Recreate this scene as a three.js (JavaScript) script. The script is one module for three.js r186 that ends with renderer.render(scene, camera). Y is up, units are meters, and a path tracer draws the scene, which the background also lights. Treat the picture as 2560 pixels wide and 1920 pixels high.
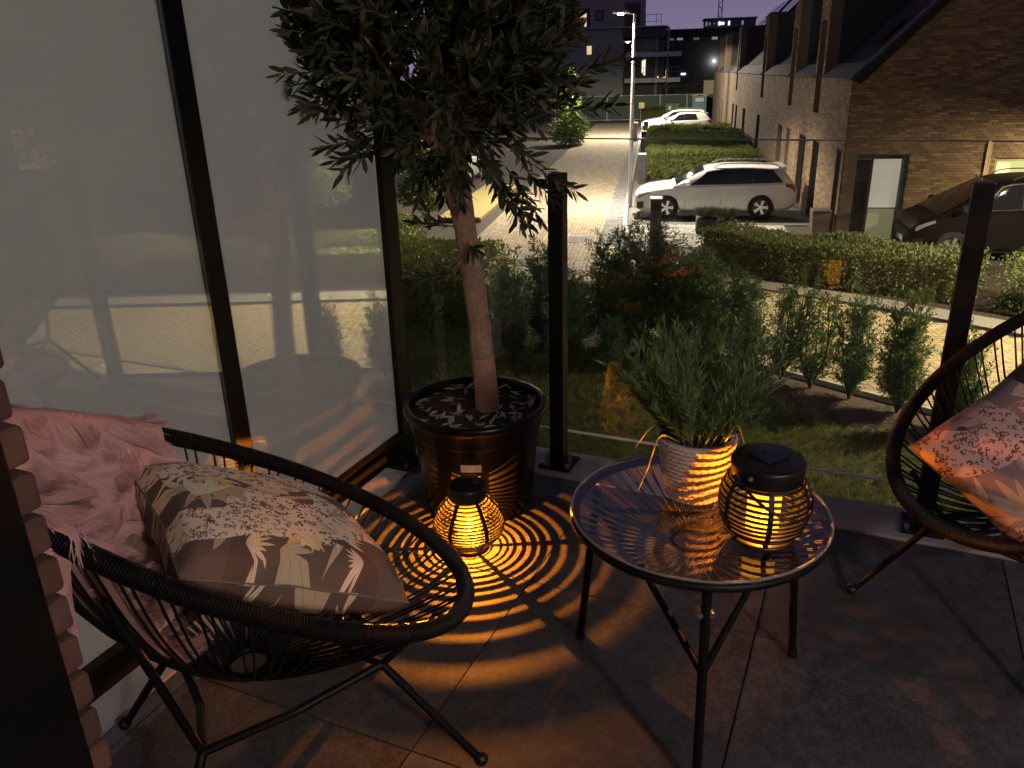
import * as THREE from 'three';
import { mergeGeometries, mergeVertices, toCreasedNormals } from 'three/addons/utils/BufferGeometryUtils.js';
import { RoundedBoxGeometry } from 'three/addons/geometries/RoundedBoxGeometry.js';
import { Brush, Evaluator, SUBTRACTION } from 'three-bvh-csg';

// ---------------------------------------------------------------- camera, sky, sun, exposure
const D = Math.PI / 180;
const scene = new THREE.Scene();
const camera = new THREE.PerspectiveCamera(2 * Math.atan(960 / 2000) / D, 4 / 3, 0.05, 900);
camera.position.set(0, 1.45, 0);                      // standing in the balcony door, floor at y = 0
camera.rotation.order = 'YXZ';
camera.rotation.set(-21.31 * D, 0, -1.62 * D);
scene.add(camera);

const renderer = new THREE.WebGLRenderer({ antialias: true });
renderer.setSize(1024, 768);
renderer.toneMapping = THREE.LinearToneMapping;
renderer.toneMappingExposure = 1.28;
renderer.shadowMap.enabled = true;

{ // violet dusk sky, a little lighter over the horizon all the way round
  const w = 256, h = 128, data = new Float32Array(w * h * 4);
  for (let j = 0; j < h; j++) {
    const el = ((j + 0.5) / h - 0.5) * Math.PI, e = Math.max(0, Math.sin(el)), k = Math.exp(-4.5 * e);
    for (let i = 0; i < w; i++) {
      const o = (j * w + i) * 4;
      data[o] = 0.03 + 0.145 * k; data[o + 1] = 0.027 + 0.12 * k; data[o + 2] = 0.05 + 0.195 * k; data[o + 3] = 1;
    }
  }
  const sky = new THREE.DataTexture(data, w, h, THREE.RGBAFormat, THREE.FloatType);
  sky.mapping = THREE.EquirectangularReflectionMapping; sky.magFilter = sky.minFilter = THREE.LinearFilter; sky.needsUpdate = true;
  scene.background = sky; scene.environment = sky;
}
const sun = new THREE.DirectionalLight(0xb8b4e0, 0.03);   // the last of the twilight, very soft
sun.position.set(-30, 40, -60); sun.shadow.radius = 30; sun.castShadow = true;
sun.shadow.camera.left = sun.shadow.camera.bottom = -60; sun.shadow.camera.right = sun.shadow.camera.top = 60; sun.shadow.camera.far = 250;
scene.add(sun, sun.target);

// ---------------------------------------------------------------- helpers
const V3 = (x, y, z) => new THREE.Vector3(x, y, z);
function rand(seed) { let a = seed >>> 0; return () => { a = (a + 0x6D2B79F5) | 0; let t = Math.imul(a ^ (a >>> 15), 1 | a); t = (t + Math.imul(t ^ (t >>> 7), 61 | t)) ^ t; return ((t ^ (t >>> 14)) >>> 0) / 4294967296; }; }
const R = rand(7);
const rr = (a, b, f = R) => a + (b - a) * f();
const lerp = (a, b, t) => a + (b - a) * t;
const smooth = (a, b, x) => { const t = Math.min(1, Math.max(0, (x - a) / (b - a))); return t * t * (3 - 2 * t); };
function noise2(seed) { // value noise, period 256
  const f = rand(seed), g = new Float32Array(65536); for (let i = 0; i < 65536; i++) g[i] = f();
  return (x, y) => { const xi = Math.floor(x), yi = Math.floor(y), fx = x - xi, fy = y - yi, u = fx * fx * (3 - 2 * fx), v = fy * fy * (3 - 2 * fy), at = (a, b) => g[((b & 255) << 8) | (a & 255)]; return lerp(lerp(at(xi, yi), at(xi + 1, yi), u), lerp(at(xi, yi + 1), at(xi + 1, yi + 1), u), v); };
}
const N = noise2(11);
const fbm = (x, y, o = 4) => { let s = 0, a = 0.5, t = 0; for (let i = 0; i < o; i++) { s += a * N(x, y); t += a; x = x * 2.03 + 17.1; y = y * 2.03 + 9.7; a *= 0.5; } return s / t; };
const col = (r, g, b) => new THREE.Color().setRGB(r, g, b);
function mat(r, g, b, rough = 0.8, o = {}) { return new THREE.MeshPhysicalMaterial({ color: col(r, g, b), roughness: rough, ...o }); }
function dataTex(w, h, f, srgb = false) {              // f(u,v) -> [r,g,b] in 0..1
  const d = new Uint8Array(w * h * 4);
  for (let j = 0; j < h; j++) for (let i = 0; i < w; i++) { const c = f(i / w, j / h), o = (j * w + i) * 4; d[o] = 255 * Math.min(1, Math.max(0, c[0])); d[o + 1] = 255 * Math.min(1, Math.max(0, c[1])); d[o + 2] = 255 * Math.min(1, Math.max(0, c[2])); d[o + 3] = 255; }
  const t = new THREE.DataTexture(d, w, h); t.wrapS = t.wrapT = THREE.RepeatWrapping; t.magFilter = THREE.LinearFilter; t.minFilter = THREE.LinearFilter; if (srgb) t.colorSpace = THREE.SRGBColorSpace; t.needsUpdate = true; return t;
}
// seamless fbm on a torus-like wrap
const wrapF = (u, v, s, o = 4) => { const a = fbm(u * s, v * s, o), b = fbm((u - 1) * s, v * s, o), c = fbm(u * s, (v - 1) * s, o), d = fbm((u - 1) * s, (v - 1) * s, o); return lerp(lerp(a, b, u), lerp(c, d, u), v); };

const used = new Map();
function numbered(n) { const k = used.get(n) || 0; used.set(n, k + 1); return k ? `${n}_${String(k).padStart(3, '0')}` : n; }
function mesh(name, geo, m, parent) { const o = new THREE.Mesh(geo, m); o.name = name; parent.add(o); return o; }
function thing(name, label, category, group) { const o = new THREE.Group(); o.name = numbered(name); o.userData = { label, category }; if (group) o.userData.group = group; scene.add(o); return o; }
function copyOf(o, label, group) { const c = o.clone(); c.userData = { ...o.userData }; if (label) c.userData.label = label; if (group) c.userData.group = group; c.name = numbered(o.name.replace(/_\d{3}$/, '')); scene.add(c); return c; }
function structure(name, label, category) { const o = new THREE.Group(); o.name = numbered(name); o.userData = { kind: 'structure', label, category }; scene.add(o); return o; }
const stuff = (o) => { o.userData.kind = 'stuff'; return o; };

const M4 = new THREE.Matrix4(), Q = new THREE.Quaternion(), EU = new THREE.Euler();
function box(w, h, d, x = 0, y = 0, z = 0, rx = 0, ry = 0, rz = 0) { const g = new THREE.BoxGeometry(w, h, d); if (rx || ry || rz) g.applyMatrix4(M4.makeRotationFromEuler(EU.set(rx, ry, rz))); return g.translate(x, y, z); }
function rbox(w, h, d, r, x = 0, y = 0, z = 0, seg = 2) { return new RoundedBoxGeometry(w, h, d, seg, r).translate(x, y, z); }
function cyl(r1, r2, h, n, x = 0, y = 0, z = 0, rx = 0, rz = 0) { const g = new THREE.CylinderGeometry(r1, r2, h, n); if (rx) g.rotateX(rx); if (rz) g.rotateZ(rz); return g.translate(x, y, z); }
function tube(pts, r, n = 8, seg = 0, closed = false) { const c = pts.length === 2 ? new THREE.LineCurve3(pts[0], pts[1]) : new THREE.CatmullRomCurve3(pts, closed, 'centripetal'); return new THREE.TubeGeometry(c, seg || (pts.length === 2 ? 1 : pts.length * 5), r, n, closed); }
function bar(a, b, r, n = 8) { // capped rod between two points
  const d = b.clone().sub(a), g = new THREE.CylinderGeometry(r, r, d.length(), n); g.applyQuaternion(Q.setFromUnitVectors(V3(0, 1, 0), d.clone().normalize())); return g.translate((a.x + b.x) / 2, (a.y + b.y) / 2, (a.z + b.z) / 2);
}
function taper(pts, radii, n = 8) { // smooth tapered tube through points
  const c = new THREE.CatmullRomCurve3(pts, false, 'centripetal'), seg = pts.length * 6, g = new THREE.TubeGeometry(c, seg, 1, n, false), p = g.attributes.position;
  for (let i = 0; i <= seg; i++) { const t = i / seg, ctr = c.getPointAt(t), k = t * (radii.length - 1), a = Math.min(radii.length - 2, Math.floor(k)), rad = lerp(radii[a], radii[a + 1], k - a); for (let j = 0; j <= n; j++) { const q = i * (n + 1) + j; p.setXYZ(q, ctr.x + (p.getX(q) - ctr.x) * rad, ctr.y + (p.getY(q) - ctr.y) * rad, ctr.z + (p.getZ(q) - ctr.z) * rad); } }
  return g;
}
const lathe = (pts, n = 48) => new THREE.LatheGeometry(pts.map(([x, y]) => new THREE.Vector2(x, y)), n);
const merge = (l) => mergeGeometries(l.map((g) => (g.index ? g.toNonIndexed() : g)));
// collects leaf-like faces into one geometry: each leaf is a folded blade of four triangles
class Leaves {
  constructor() { this.p = []; this.n = []; this.uv = []; this.c = []; }
  leaf(o, dir, up, len, wid, fold = 0.25, tint = null) {
    const s = V3().crossVectors(dir, up); if (s.lengthSq() < 1e-8) s.set(1, 0, 0); s.normalize(); const n = V3().crossVectors(s, dir).normalize();
    const tip = o.clone().addScaledVector(dir, len), mid = o.clone().addScaledVector(dir, len * 0.45), l = mid.clone().addScaledVector(s, -wid / 2).addScaledVector(n, fold * wid), r = mid.clone().addScaledVector(s, wid / 2).addScaledVector(n, fold * wid);
    for (const [a, b, c] of [[o, r, tip], [o, tip, l]]) { for (const q of [a, b, c]) { this.p.push(q.x, q.y, q.z); if (tint) this.c.push(tint[0], tint[1], tint[2]); } this.uv.push(0.5, 0, 1, 0.5, 0.5, 1); const m = V3().crossVectors(b.clone().sub(a), c.clone().sub(a)).normalize(); for (let k = 0; k < 3; k++) this.n.push(m.x, m.y, m.z); }
  }
  long(o, dir, up, len, wid, tint, bend = 0) { // slender leaf, widest in the middle third, six triangles
    const s = V3().crossVectors(dir, up); if (s.lengthSq() < 1e-8) s.set(1, 0, 0); s.normalize(); const n = V3().crossVectors(s, dir).normalize();
    const at = (t, k) => o.clone().addScaledVector(dir, len * t).addScaledVector(s, k * wid / 2).addScaledVector(n, bend * len * t * t + Math.abs(k) * wid * 0.16);
    const tri = [[at(0, 0), at(0.3, 0.9), at(0.3, 0)], [at(0, 0), at(0.3, 0), at(0.3, -0.9)], [at(0.3, 0), at(0.3, 0.9), at(0.7, 0.85)], [at(0.3, 0), at(0.7, 0.85), at(1, 0)], [at(0.3, 0), at(0.7, -0.85), at(0.3, -0.9)], [at(0.3, 0), at(1, 0), at(0.7, -0.85)]];
    for (const [a, b, c] of tri) { for (const q of [a, b, c]) { this.p.push(q.x, q.y, q.z); if (tint) this.c.push(tint[0], tint[1], tint[2]); } this.uv.push(0.5, 0, 1, 0.5, 0.5, 1); const m = V3().crossVectors(b.clone().sub(a), c.clone().sub(a)).normalize(); for (let k = 0; k < 3; k++) this.n.push(m.x, m.y, m.z); }
  }
  build() { const g = new THREE.BufferGeometry(); g.setAttribute('position', new THREE.Float32BufferAttribute(this.p, 3)); g.setAttribute('normal', new THREE.Float32BufferAttribute(this.n, 3)); g.setAttribute('uv', new THREE.Float32BufferAttribute(this.uv, 2)); if (this.c.length) g.setAttribute('color', new THREE.Float32BufferAttribute(this.c, 3)); return g; }
}
const rdir = (f = R) => { const z = f() * 2 - 1, a = f() * 6.2832, s = Math.sqrt(1 - z * z); return V3(s * Math.cos(a), z, s * Math.sin(a)); };

// two building frames: the balcony (u along the railing, v outwards) and the street (s across, t along), in metres
const BA = -24.5 * D, bU = V3(0.91, 0, 0.415), bV = V3(0.415, 0, -0.91);
const B = (u, v, y = 0) => V3(bU.x * u + bV.x * v, y, bU.z * u + bV.z * v);
const SA = -10 * D, sU = V3(Math.cos(10 * D), 0, Math.sin(10 * D)), sV = V3(Math.sin(10 * D), 0, -Math.cos(10 * D));
const GROUND = -2.75;
const S = (s, t, h = 0) => V3(sU.x * s + sV.x * t, GROUND + h, sU.z * s + sV.z * t);
function put(o, p, ry = 0) { o.position.copy(p); o.rotation.y = ry; return o; }
const onBalcony = (o, u, v, y = 0) => put(o, B(u, v, y), BA);
const onStreet = (o, s, t, h = 0) => put(o, S(s, t, h), SA);   // local x = across to the right, z = back towards the balcony

// ---------------------------------------------------------------- shared materials
const grainTex = dataTex(512, 512, (u, v) => { const a = wrapF(u, v, 6), b = wrapF(u, v, 60, 2); const k = 0.55 + 0.5 * (a - 0.5) + 0.35 * (b - 0.5); return [k, k, k]; });
const fineTex = dataTex(256, 256, (u, v) => { const k = 0.5 + 0.9 * (wrapF(u, v, 40, 3) - 0.5); return [k, k, k]; });
const rep = (t, x, y) => { const c = t.clone(); c.repeat.set(x, y); c.needsUpdate = true; return c; };
const MT = {
  blackMetal: mat(0.004, 0.004, 0.0043, 0.5, { specularIntensity: 0.45 }),
  blackPlastic: mat(0.009, 0.0085, 0.0085, 0.4),
  rope: mat(0.006, 0.0055, 0.0055, 0.5, { specularIntensity: 0.5 }),
  bolt: mat(0.35, 0.35, 0.36, 0.35, { metalness: 0.9 }),
  glass: new THREE.MeshPhysicalMaterial({ color: 0xffffff, roughness: 0.0, transmission: 1, thickness: 0, ior: 1.5 }),
  concrete: mat(0.26, 0.245, 0.24, 0.9, { bumpMap: grainTex, bumpScale: 0.004 }),
  soil: mat(0.035, 0.024, 0.017, 0.98, { bumpMap: grainTex, bumpScale: 0.03 }),
  mortar: mat(0.2, 0.18, 0.16, 0.95),
  darkGlass: mat(0.01, 0.011, 0.013, 0.06, { ior: 1.5 }),
  galv: mat(0.5, 0.5, 0.5, 0.45, { metalness: 0.6 }),
  anthracite: mat(0.03, 0.032, 0.036, 0.55),
};
// ================================================================ BALCONY STRUCTURE
const tileMap = dataTex(512, 512, (u, v) => { const a = wrapF(u, v, 5), b = wrapF(u + 0.3, v, 26, 3), c = wrapF(u, v + 0.4, 120, 2); const k = 0.66 + 0.34 * (a - 0.5) + 0.3 * (b - 0.5) + 0.35 * (c - 0.5); return [k, k * 0.985, k * 0.975]; }, true);
const tileBump = dataTex(512, 512, (u, v) => { const k = 0.5 + 0.5 * (wrapF(u, v, 90, 3) - 0.5) + 0.3 * (wrapF(u, v, 9, 3) - 0.5); return [k, k, k]; });
{
  const floor = structure('balcony_floor', 'dark grey square tiled balcony floor', 'floor');
  onBalcony(floor, 0, 0, 0);
  mesh('tile_bed', box(4.6, 0.18, 2.95, 0.62, -0.115, -1.08), mat(0.03, 0.028, 0.027, 0.95), floor);
  const tiles = [];
  for (let k = 0; k < 4; k++) { const m = mat(0.122 + 0.01 * k, 0.126 + 0.01 * k, 0.14 + 0.01 * k, 0.66, { map: rep(tileMap, 1, 1), bumpMap: tileBump, bumpScale: 0.0016, specularIntensity: 0.7 }); m.map.offset.set(0.23 * k, 0.37 * k); tiles.push(m); }
  const us = [-1.53, -1.478, -0.82, -0.153, 0.5, 1.157, 1.814, 2.47], vs = [-0.33, 0.46, 1.18, 1.89, 2.545], gap = 0.004;
  for (let i = 0; i + 1 < us.length; i++) for (let j = 0; j + 1 < vs.length; j++) {
    const w = us[i + 1] - us[i] - gap, d = vs[j + 1] - vs[j] - gap; if (w < 0.03) continue;
    mesh('floor_tile', box(w, 0.02, d, (us[i] + us[i + 1]) / 2, -0.0125 + 0.0015 * ((i * 7 + j * 3) % 3 - 1) * 0.5, -(vs[j] + vs[j + 1]) / 2), tiles[(i * 3 + j * 5) % 4], floor);
  }
  const ledge = structure('balcony_ledge', 'pale concrete edge slab carrying the railing posts', 'ledge');
  onBalcony(ledge, 0, 0, 0);
  mesh('front_slab', rbox(4.9, 0.2, 0.215, 0.008, 0.66, -0.095, -2.655), MT.concrete, ledge);
  mesh('side_slab', rbox(0.19, 0.2, 2.9, 0.008, -1.628, -0.096, -1.095), MT.concrete, ledge);
  mesh('slab_underside', box(4.7, 0.12, 3.1, 0.62, -0.27, -1.15), mat(0.25, 0.24, 0.23, 0.9), ledge);
}
{ // own brick wall beside the balcony door, seen end-on, with the black door frame in front
  const wall = thing('brick_wall', 'red brown brick reveal beside the black balcony door frame', 'wall'); onBalcony(wall, 0, 0, 0);
  mesh('mortar_core', box(0.84, 3.0, 0.30, -1.408, 1.42, -0.425), mat(0.15, 0.1, 0.085, 0.95), wall);
  const bm = [0, 1, 2, 3].map((k) => mat(0.1 + 0.016 * k, 0.054 + 0.008 * k, 0.043 + 0.006 * k, 0.9, { bumpMap: fineTex, bumpScale: 0.003 }));
  const end = rbox(0.21, 0.054, 0.1, 0.008), long = rbox(0.21, 0.054, 0.1, 0.008);
  for (let i = 0; i < 45; i++) { const y = 0.035 + i * 0.0655, off = (i % 2) * 0.11;
    for (let k = 0; k < 4; k++) { const b = mesh('brick', k ? long : end, bm[(i * 5 + k * 3) % 4], wall); b.position.set(-1.07 - k * 0.222 + off * 0.0 + (R() - 0.5) * 0.006 - (k && i % 2 ? 0.1 : 0), y, -0.548 + (R() - 0.5) * 0.006); b.rotation.y = (R() - 0.5) * 0.02; }
    const c = mesh('brick', end, bm[(i * 3 + 1) % 4], wall); c.position.set(-1.07 + (R() - 0.5) * 0.006, y, -0.44 + (i % 2 ? 0.0 : 0.003)); }
  const frame = thing('door_frame', 'black aluminium balcony door frame beside the brick reveal', 'door frame'); onBalcony(frame, 0, 0, 0);
  mesh('jamb', rbox(0.3, 2.36, 0.2, 0.004, -0.985, 1.185, -0.392), MT.blackMetal, frame);
  mesh('sash', rbox(0.07, 2.3, 0.06, 0.004, -0.93, 1.16, -0.25), MT.blackMetal, frame);
  mesh('head', rbox(3.3, 0.12, 0.18, 0.004, 0.79, 2.43, -0.392), MT.blackMetal, frame);
  mesh('latch', rbox(0.02, 0.1, 0.02, 0.004, -0.843, 1.0, -0.33), MT.bolt, frame);
}
{ // the room the picture is taken from, with its ceiling lamp: all behind the camera
  const room = structure('living_room', 'room behind the balcony door', 'room'); onBalcony(room, 0, 0, 0); const wm = mat(0.24, 0.2, 0.19, 0.9);
  mesh('floor', box(5.2, 0.1, 4.3, 0.7, -0.052, 2.5), mat(0.2, 0.13, 0.085, 0.6), room); mesh('ceiling', box(5.4, 0.1, 4.9, 0.7, 2.65, 2.15), mat(0.75, 0.74, 0.72, 0.9), room);
  mesh('wall_back', box(5.4, 2.7, 0.12, 0.7, 1.3, 4.65), wm, room); mesh('wall_side', box(0.12, 2.7, 4.8, -1.94, 1.3, 2.15), wm, room); mesh('wall_side', box(0.12, 2.7, 4.8, 3.34, 1.3, 2.15), wm, room);
  mesh('wall_front', box(1.0, 2.7, 0.3, 2.95, 1.3, -0.425), mat(0.17, 0.1, 0.075, 0.95), room); mesh('lintel', box(5.4, 0.9, 0.3, 0.7, 2.95, -0.425), mat(0.17, 0.1, 0.075, 0.95), room); mesh('wall_front_left', box(0.75, 2.7, 0.1, -1.5, 1.3, -0.22), wm, room);
  const lamp = thing('ceiling_lamp', 'round ceiling lamp in the room behind the balcony door', 'lamp'); onBalcony(lamp, 2.75, -1.2, 2.6);
  mesh('lamp_shade', lathe([[0.001, -0.09], [0.15, -0.08], [0.17, -0.04], [0.165, 0], [0.001, 0]], 40), mat(0.8, 0.75, 0.68, 0.8, { emissive: col(1, 0.82, 0.72), emissiveIntensity: 1.2 }), lamp);
  const pl = new THREE.PointLight(col(1, 0.84, 0.76), 13, 0, 2); pl.position.set(0, -0.17, 0); pl.castShadow = true; pl.shadow.radius = 7; lamp.add(pl);
}
{ // added unseen balcony: lamp backlights the frosted screen, slabs and walls shade the lawn
  const nb = structure('added_balcony', 'added balcony behind the frosted screen, shading the lawn', 'balcony'); onBalcony(nb, 0, 0, 0);
  mesh('floor_slab', box(5.2, 0.2, 2.2, -4.34, -0.1, -1.65), MT.concrete, nb); mesh('facade', box(5.4, 4.2, 0.3, -4.55, 1.0, -0.425), mat(0.2, 0.12, 0.09, 0.95), nb); mesh('end_wall', box(0.2, 2.8, 2.2, -6.9, 1.3, -1.65), mat(0.5, 0.47, 0.44, 0.9), nb); mesh('ceiling_slab', box(5.2, 0.2, 2.2, -4.34, 2.75, -1.65), mat(0.5, 0.48, 0.45, 0.9), nb); mesh('parapet', box(5.1, 1.1, 0.12, -4.4, 0.55, -2.72), mat(0.3, 0.28, 0.27, 0.9), nb);
  const wl = thing('added_screen_backlight', 'added unseen lamp lighting the frosted screen from behind', 'lamp'); onBalcony(wl, -5.3, 0.62, 2.1); mesh('bracket', rbox(0.1, 0.16, 0.06, 0.01, 0, 0, -0.02), MT.anthracite, wl); mesh('lamp_globe', new THREE.SphereGeometry(0.07, 20, 14).translate(0, 0.02, -0.12), mat(0.9, 0.88, 0.8, 0.5, { emissive: col(1, 0.93, 0.78), emissiveIntensity: 6 }), wl);
  const pl = new THREE.PointLight(col(1, 1, 0.98), 6.6, 0, 2); pl.position.set(0, 0.02, -0.12); pl.castShadow = true; pl.shadow.radius = 3; wl.add(pl);  // light added to make the frosted screen glow evenly from behind
}
// ---- railing
function railPost(u, v, h, label, w = 0.055) {
  const p = thing('railing_post', label, 'railing post'); onBalcony(p, u, v, 0.005);
  mesh('post', rbox(w, h, w, 0.003, 0, h / 2 + 0.012, 0), MT.blackMetal, p);
  mesh('base_plate', rbox(0.13, 0.012, 0.13, 0.003, 0, 0.006, 0), MT.blackMetal, p);
  for (const [x, z] of [[-0.048, -0.048], [0.048, -0.048], [-0.048, 0.048], [0.048, 0.048]]) { mesh('bolt', cyl(0.009, 0.009, 0.012, 6, x, 0.018, z), MT.bolt, p); }
  return p;
}
railPost(-1.012, 2.645, 1.105, 'slim black railing post with bolted base plate behind the olive pot');
railPost(0.275, 2.645, 1.105, 'slim black railing post standing behind the chair with only a patterned cushion');
railPost(1.56, 2.645, 1.105, 'black railing post at the far end of the clear glass railing');
{
  const pane = (u0, u1, label) => { const g = thing('glass_pane', label, 'glass pane'); onBalcony(g, (u0 + u1) / 2, 2.69, 0);
    mesh('pane', box(u1 - u0, 1.095, 0.012, 0, 0.135 + 0.5475, 0), MT.glass, g);
    const e = mat(0.3, 0.36, 0.33, 0.25);
    mesh('polished_top_edge', box(u1 - u0, 0.004, 0.0122, 0, 1.2325, 0), mat(0.1, 0.11, 0.105, 0.3), g);
    mesh('polished_bottom_edge', box(u1 - u0, 0.005, 0.0122, 0, 0.132, 0), mat(0.75, 0.75, 0.7, 0.25), g); };
  pane(-1.56, -1.016, 'clear glass railing pane behind the potted olive tree');
  pane(-1.008, 0.271, 'clear glass railing pane behind the round side table');
  pane(0.279, 1.556, 'clear glass railing pane behind the chair with only a patterned cushion');
}
// ---- tall frosted privacy screen on the left side
const frost = mat(0.66, 0.645, 0.62, 1.0, { transmission: 0.97, thickness: 0, ior: 1.2, specularIntensity: 0.0 });
function tallPost(v, label, w = 0.065) { const p = thing('screen_post', label, 'screen post'); onBalcony(p, -1.6, v, 0.005);
  mesh('post', rbox(w, 2.2, w, 0.003, 0, 1.112, 0), MT.blackMetal, p); mesh('base_plate', rbox(0.14, 0.012, 0.13, 0.003, 0.0, 0.006, 0), MT.blackMetal, p);
  for (const [x, z] of [[-0.05, -0.048], [0.05, -0.048], [-0.05, 0.048], [0.05, 0.048]]) mesh('bolt', cyl(0.009, 0.009, 0.012, 6, x, 0.018, z), MT.bolt, p); }
tallPost(2.43, 'tall black corner post of the frosted screen beside the olive pot', 0.085);
tallPost(1.575, 'tall black post between the two frosted glass panels');
const screenGlass = new THREE.MeshPhysicalMaterial({ color: 0xffffff, roughness: 0, transmission: 1, thickness: 0, ior: 1.8 });
function frostPanel(v0, v1, label) { const g = thing('frosted_screen', label, 'screen'); onBalcony(g, -1.575, (v0 + v1) / 2, 0); const L = v1 - v0;
  mesh('clear_pane', box(0.006, 2.02, L, 0.004, 1.17, 0), screenGlass, g);
  mesh('frosted_sheet', box(0.003, 2.02, L - 0.004, -0.006, 1.17, 0), frost, g);
  mesh('bottom_rail', rbox(0.045, 0.085, L, 0.004, 0, 0.118, 0), MT.blackMetal, g);
  mesh('top_rail', rbox(0.045, 0.05, L, 0.004, 0, 2.2, 0), MT.blackMetal, g); }
frostPanel(1.61, 2.395, 'frosted glass privacy panel between the corner post and the next tall post');
frostPanel(0.58, 1.54, 'frosted glass privacy panel reaching from the tall post to the brick wall');

// ================================================================ LANTERNS
function lantern(name, label, spec) {
  const L = thing(name, label, 'lantern'); const { prof, rings, ribR, ribs, ribA, cap, candle, cd } = spec;
  const rad = (y) => { for (let i = 0; i + 1 < prof.length; i++) if (y <= prof[i + 1][1]) { const t = (y - prof[i][1]) / (prof[i + 1][1] - prof[i][1]); return lerp(prof[i][0], prof[i + 1][0], t * t * (3 - 2 * t) * 0.5 + t * 0.5); } return prof[prof.length - 1][0]; };
  mesh('base', lathe([[0.001, 0], [prof[0][0] + 0.008, 0], [prof[0][0] + 0.012, 0.006], [prof[0][0] + 0.006, 0.013], [0.001, 0.013]], 40), MT.blackPlastic, L);
  for (const y of rings) { const g = new THREE.TorusGeometry(rad(y), spec.ringR, 6, 56).rotateX(Math.PI / 2).translate(0, y, 0); mesh('wicker_ring', g, MT.blackPlastic, L); }
  const y0 = prof[0][1], y1 = prof[prof.length - 1][1];
  for (let k = 0; k < ribs; k++) { const a = ribA + k * 2 * Math.PI / ribs, pts = []; for (let i = 0; i <= 14; i++) { const y = lerp(y0, y1, i / 14), r = rad(y) + 0.001; pts.push(V3(Math.cos(a) * r, y, Math.sin(a) * r)); }
    const w = ribR, g = new THREE.BufferGeometry(), p = [], idx = [], tx = -Math.sin(a), tz = Math.cos(a), nx = Math.cos(a), nz = Math.sin(a), uv = [];
    pts.forEach((q, i) => { for (const [s, o] of [[-1, 0.002], [1, 0.002], [1, -0.002], [-1, -0.002]]) { p.push(q.x + tx * s * w + nx * o, q.y, q.z + tz * s * w + nz * o); uv.push(0, 0); } if (i) for (let m = 0; m < 4; m++) { const A = (i - 1) * 4 + m, C = (i - 1) * 4 + (m + 1) % 4; idx.push(A, C, A + 4, C, C + 4, A + 4); } });
    g.setAttribute('position', new THREE.Float32BufferAttribute(p, 3)); g.setAttribute('uv', new THREE.Float32BufferAttribute(uv, 2)); g.setIndex(idx); const gg = toCreasedNormals(g, 0.6); mesh('rib', gg, MT.blackPlastic, L); }
  mesh('lid', lathe(cap, 48), MT.blackPlastic, L);
  const topY = cap[cap.length - 1][1];
  mesh('solar_panel', rbox(spec.panel, 0.004, spec.panel, 0.001, 0, topY + 0.001, 0).rotateY(0.5), mat(0.01, 0.01, 0.02, 0.15), L);
  const c = mesh('candle', lathe([[0.001, candle[1]], [candle[0], candle[1]], [candle[0], candle[2] - 0.006], [candle[0] - 0.006, candle[2]], [0.001, candle[2] - 0.003]], 32), mat(0.9, 0.55, 0.2, 0.5, { emissive: col(1.0, 0.37, 0.012), emissiveIntensity: spec.glow }), L);
  const pl = new THREE.PointLight(col(1, 0.27, 0.014), cd, 0, 2); pl.position.set(0, spec.lightY, 0); pl.castShadow = true; pl.shadow.radius = spec.soft; L.add(pl);
  return L;
}
const seq = (a, b, n) => Array.from({ length: n }, (_, i) => lerp(a, b, i / (n - 1)));
{
  const f = lantern('floor_lantern', 'round black wicker solar lantern glowing on the floor tiles beside the olive pot', {
    prof: [[0.05, 0.012], [0.088, 0.035], [0.112, 0.07], [0.114, 0.1], [0.1, 0.135], [0.075, 0.168], [0.058, 0.185]], rings: seq(0.02, 0.178, 17), ringR: 0.003, ribR: 0.006, ribs: 6, ribA: 58 * D,
    cap: [[0.001, 0.18], [0.058, 0.18], [0.06, 0.186], [0.059, 0.19], [0.06, 0.195], [0.059, 0.2], [0.061, 0.206], [0.061, 0.224], [0.056, 0.231], [0.001, 0.232]], panel: 0.05, candle: [0.038, 0.02, 0.163], glow: 1.7, lightY: 0.15, cd: 3.2, soft: 0.07 });
  put(f, V3(-0.153, 0, -2.262));
  const t = lantern('table_lantern', 'broad black wicker solar lantern glowing on the glass table top', {
    prof: [[0.062, 0.012], [0.085, 0.035], [0.097, 0.075], [0.096, 0.11], [0.086, 0.14], [0.075, 0.152]], rings: seq(0.024, 0.146, 11), ringR: 0.0034, ribR: 0.0055, ribs: 6, ribA: 40 * D,
    cap: [[0.001, 0.146], [0.074, 0.146], [0.077, 0.15], [0.075, 0.155], [0.077, 0.16], [0.075, 0.165], [0.078, 0.17], [0.079, 0.186], [0.074, 0.194], [0.001, 0.196]], panel: 0.06, candle: [0.036, 0.02, 0.132], glow: 1.9, lightY: 0.112, cd: 0.42, soft: 0.07 });
  put(t, V3(0.528, 0.505, -1.485)); t.scale.setScalar(0.96);
  // strap handle lying against the side
  const hp = []; for (let i = 0; i <= 20; i++) { const a = lerp(-0.15, Math.PI + 0.15, i / 20); hp.push(V3(0.081 * Math.cos(a), 0.158 - 0.085 * Math.sin(a) * 0.75, 0.045 * Math.sin(a) + 0.064 * Math.sin(a))); }
  mesh('handle', tube(hp, 0.0036, 6, 60), MT.blackPlastic, t).rotation.y = 0.5;
  for (const a of [0.5]) { mesh('handle_pin', cyl(0.005, 0.005, 0.01, 10, 0, 0, 0, Math.PI / 2), MT.bolt, t).position.set(-0.055, 0.175, 0.058); }
}

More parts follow.
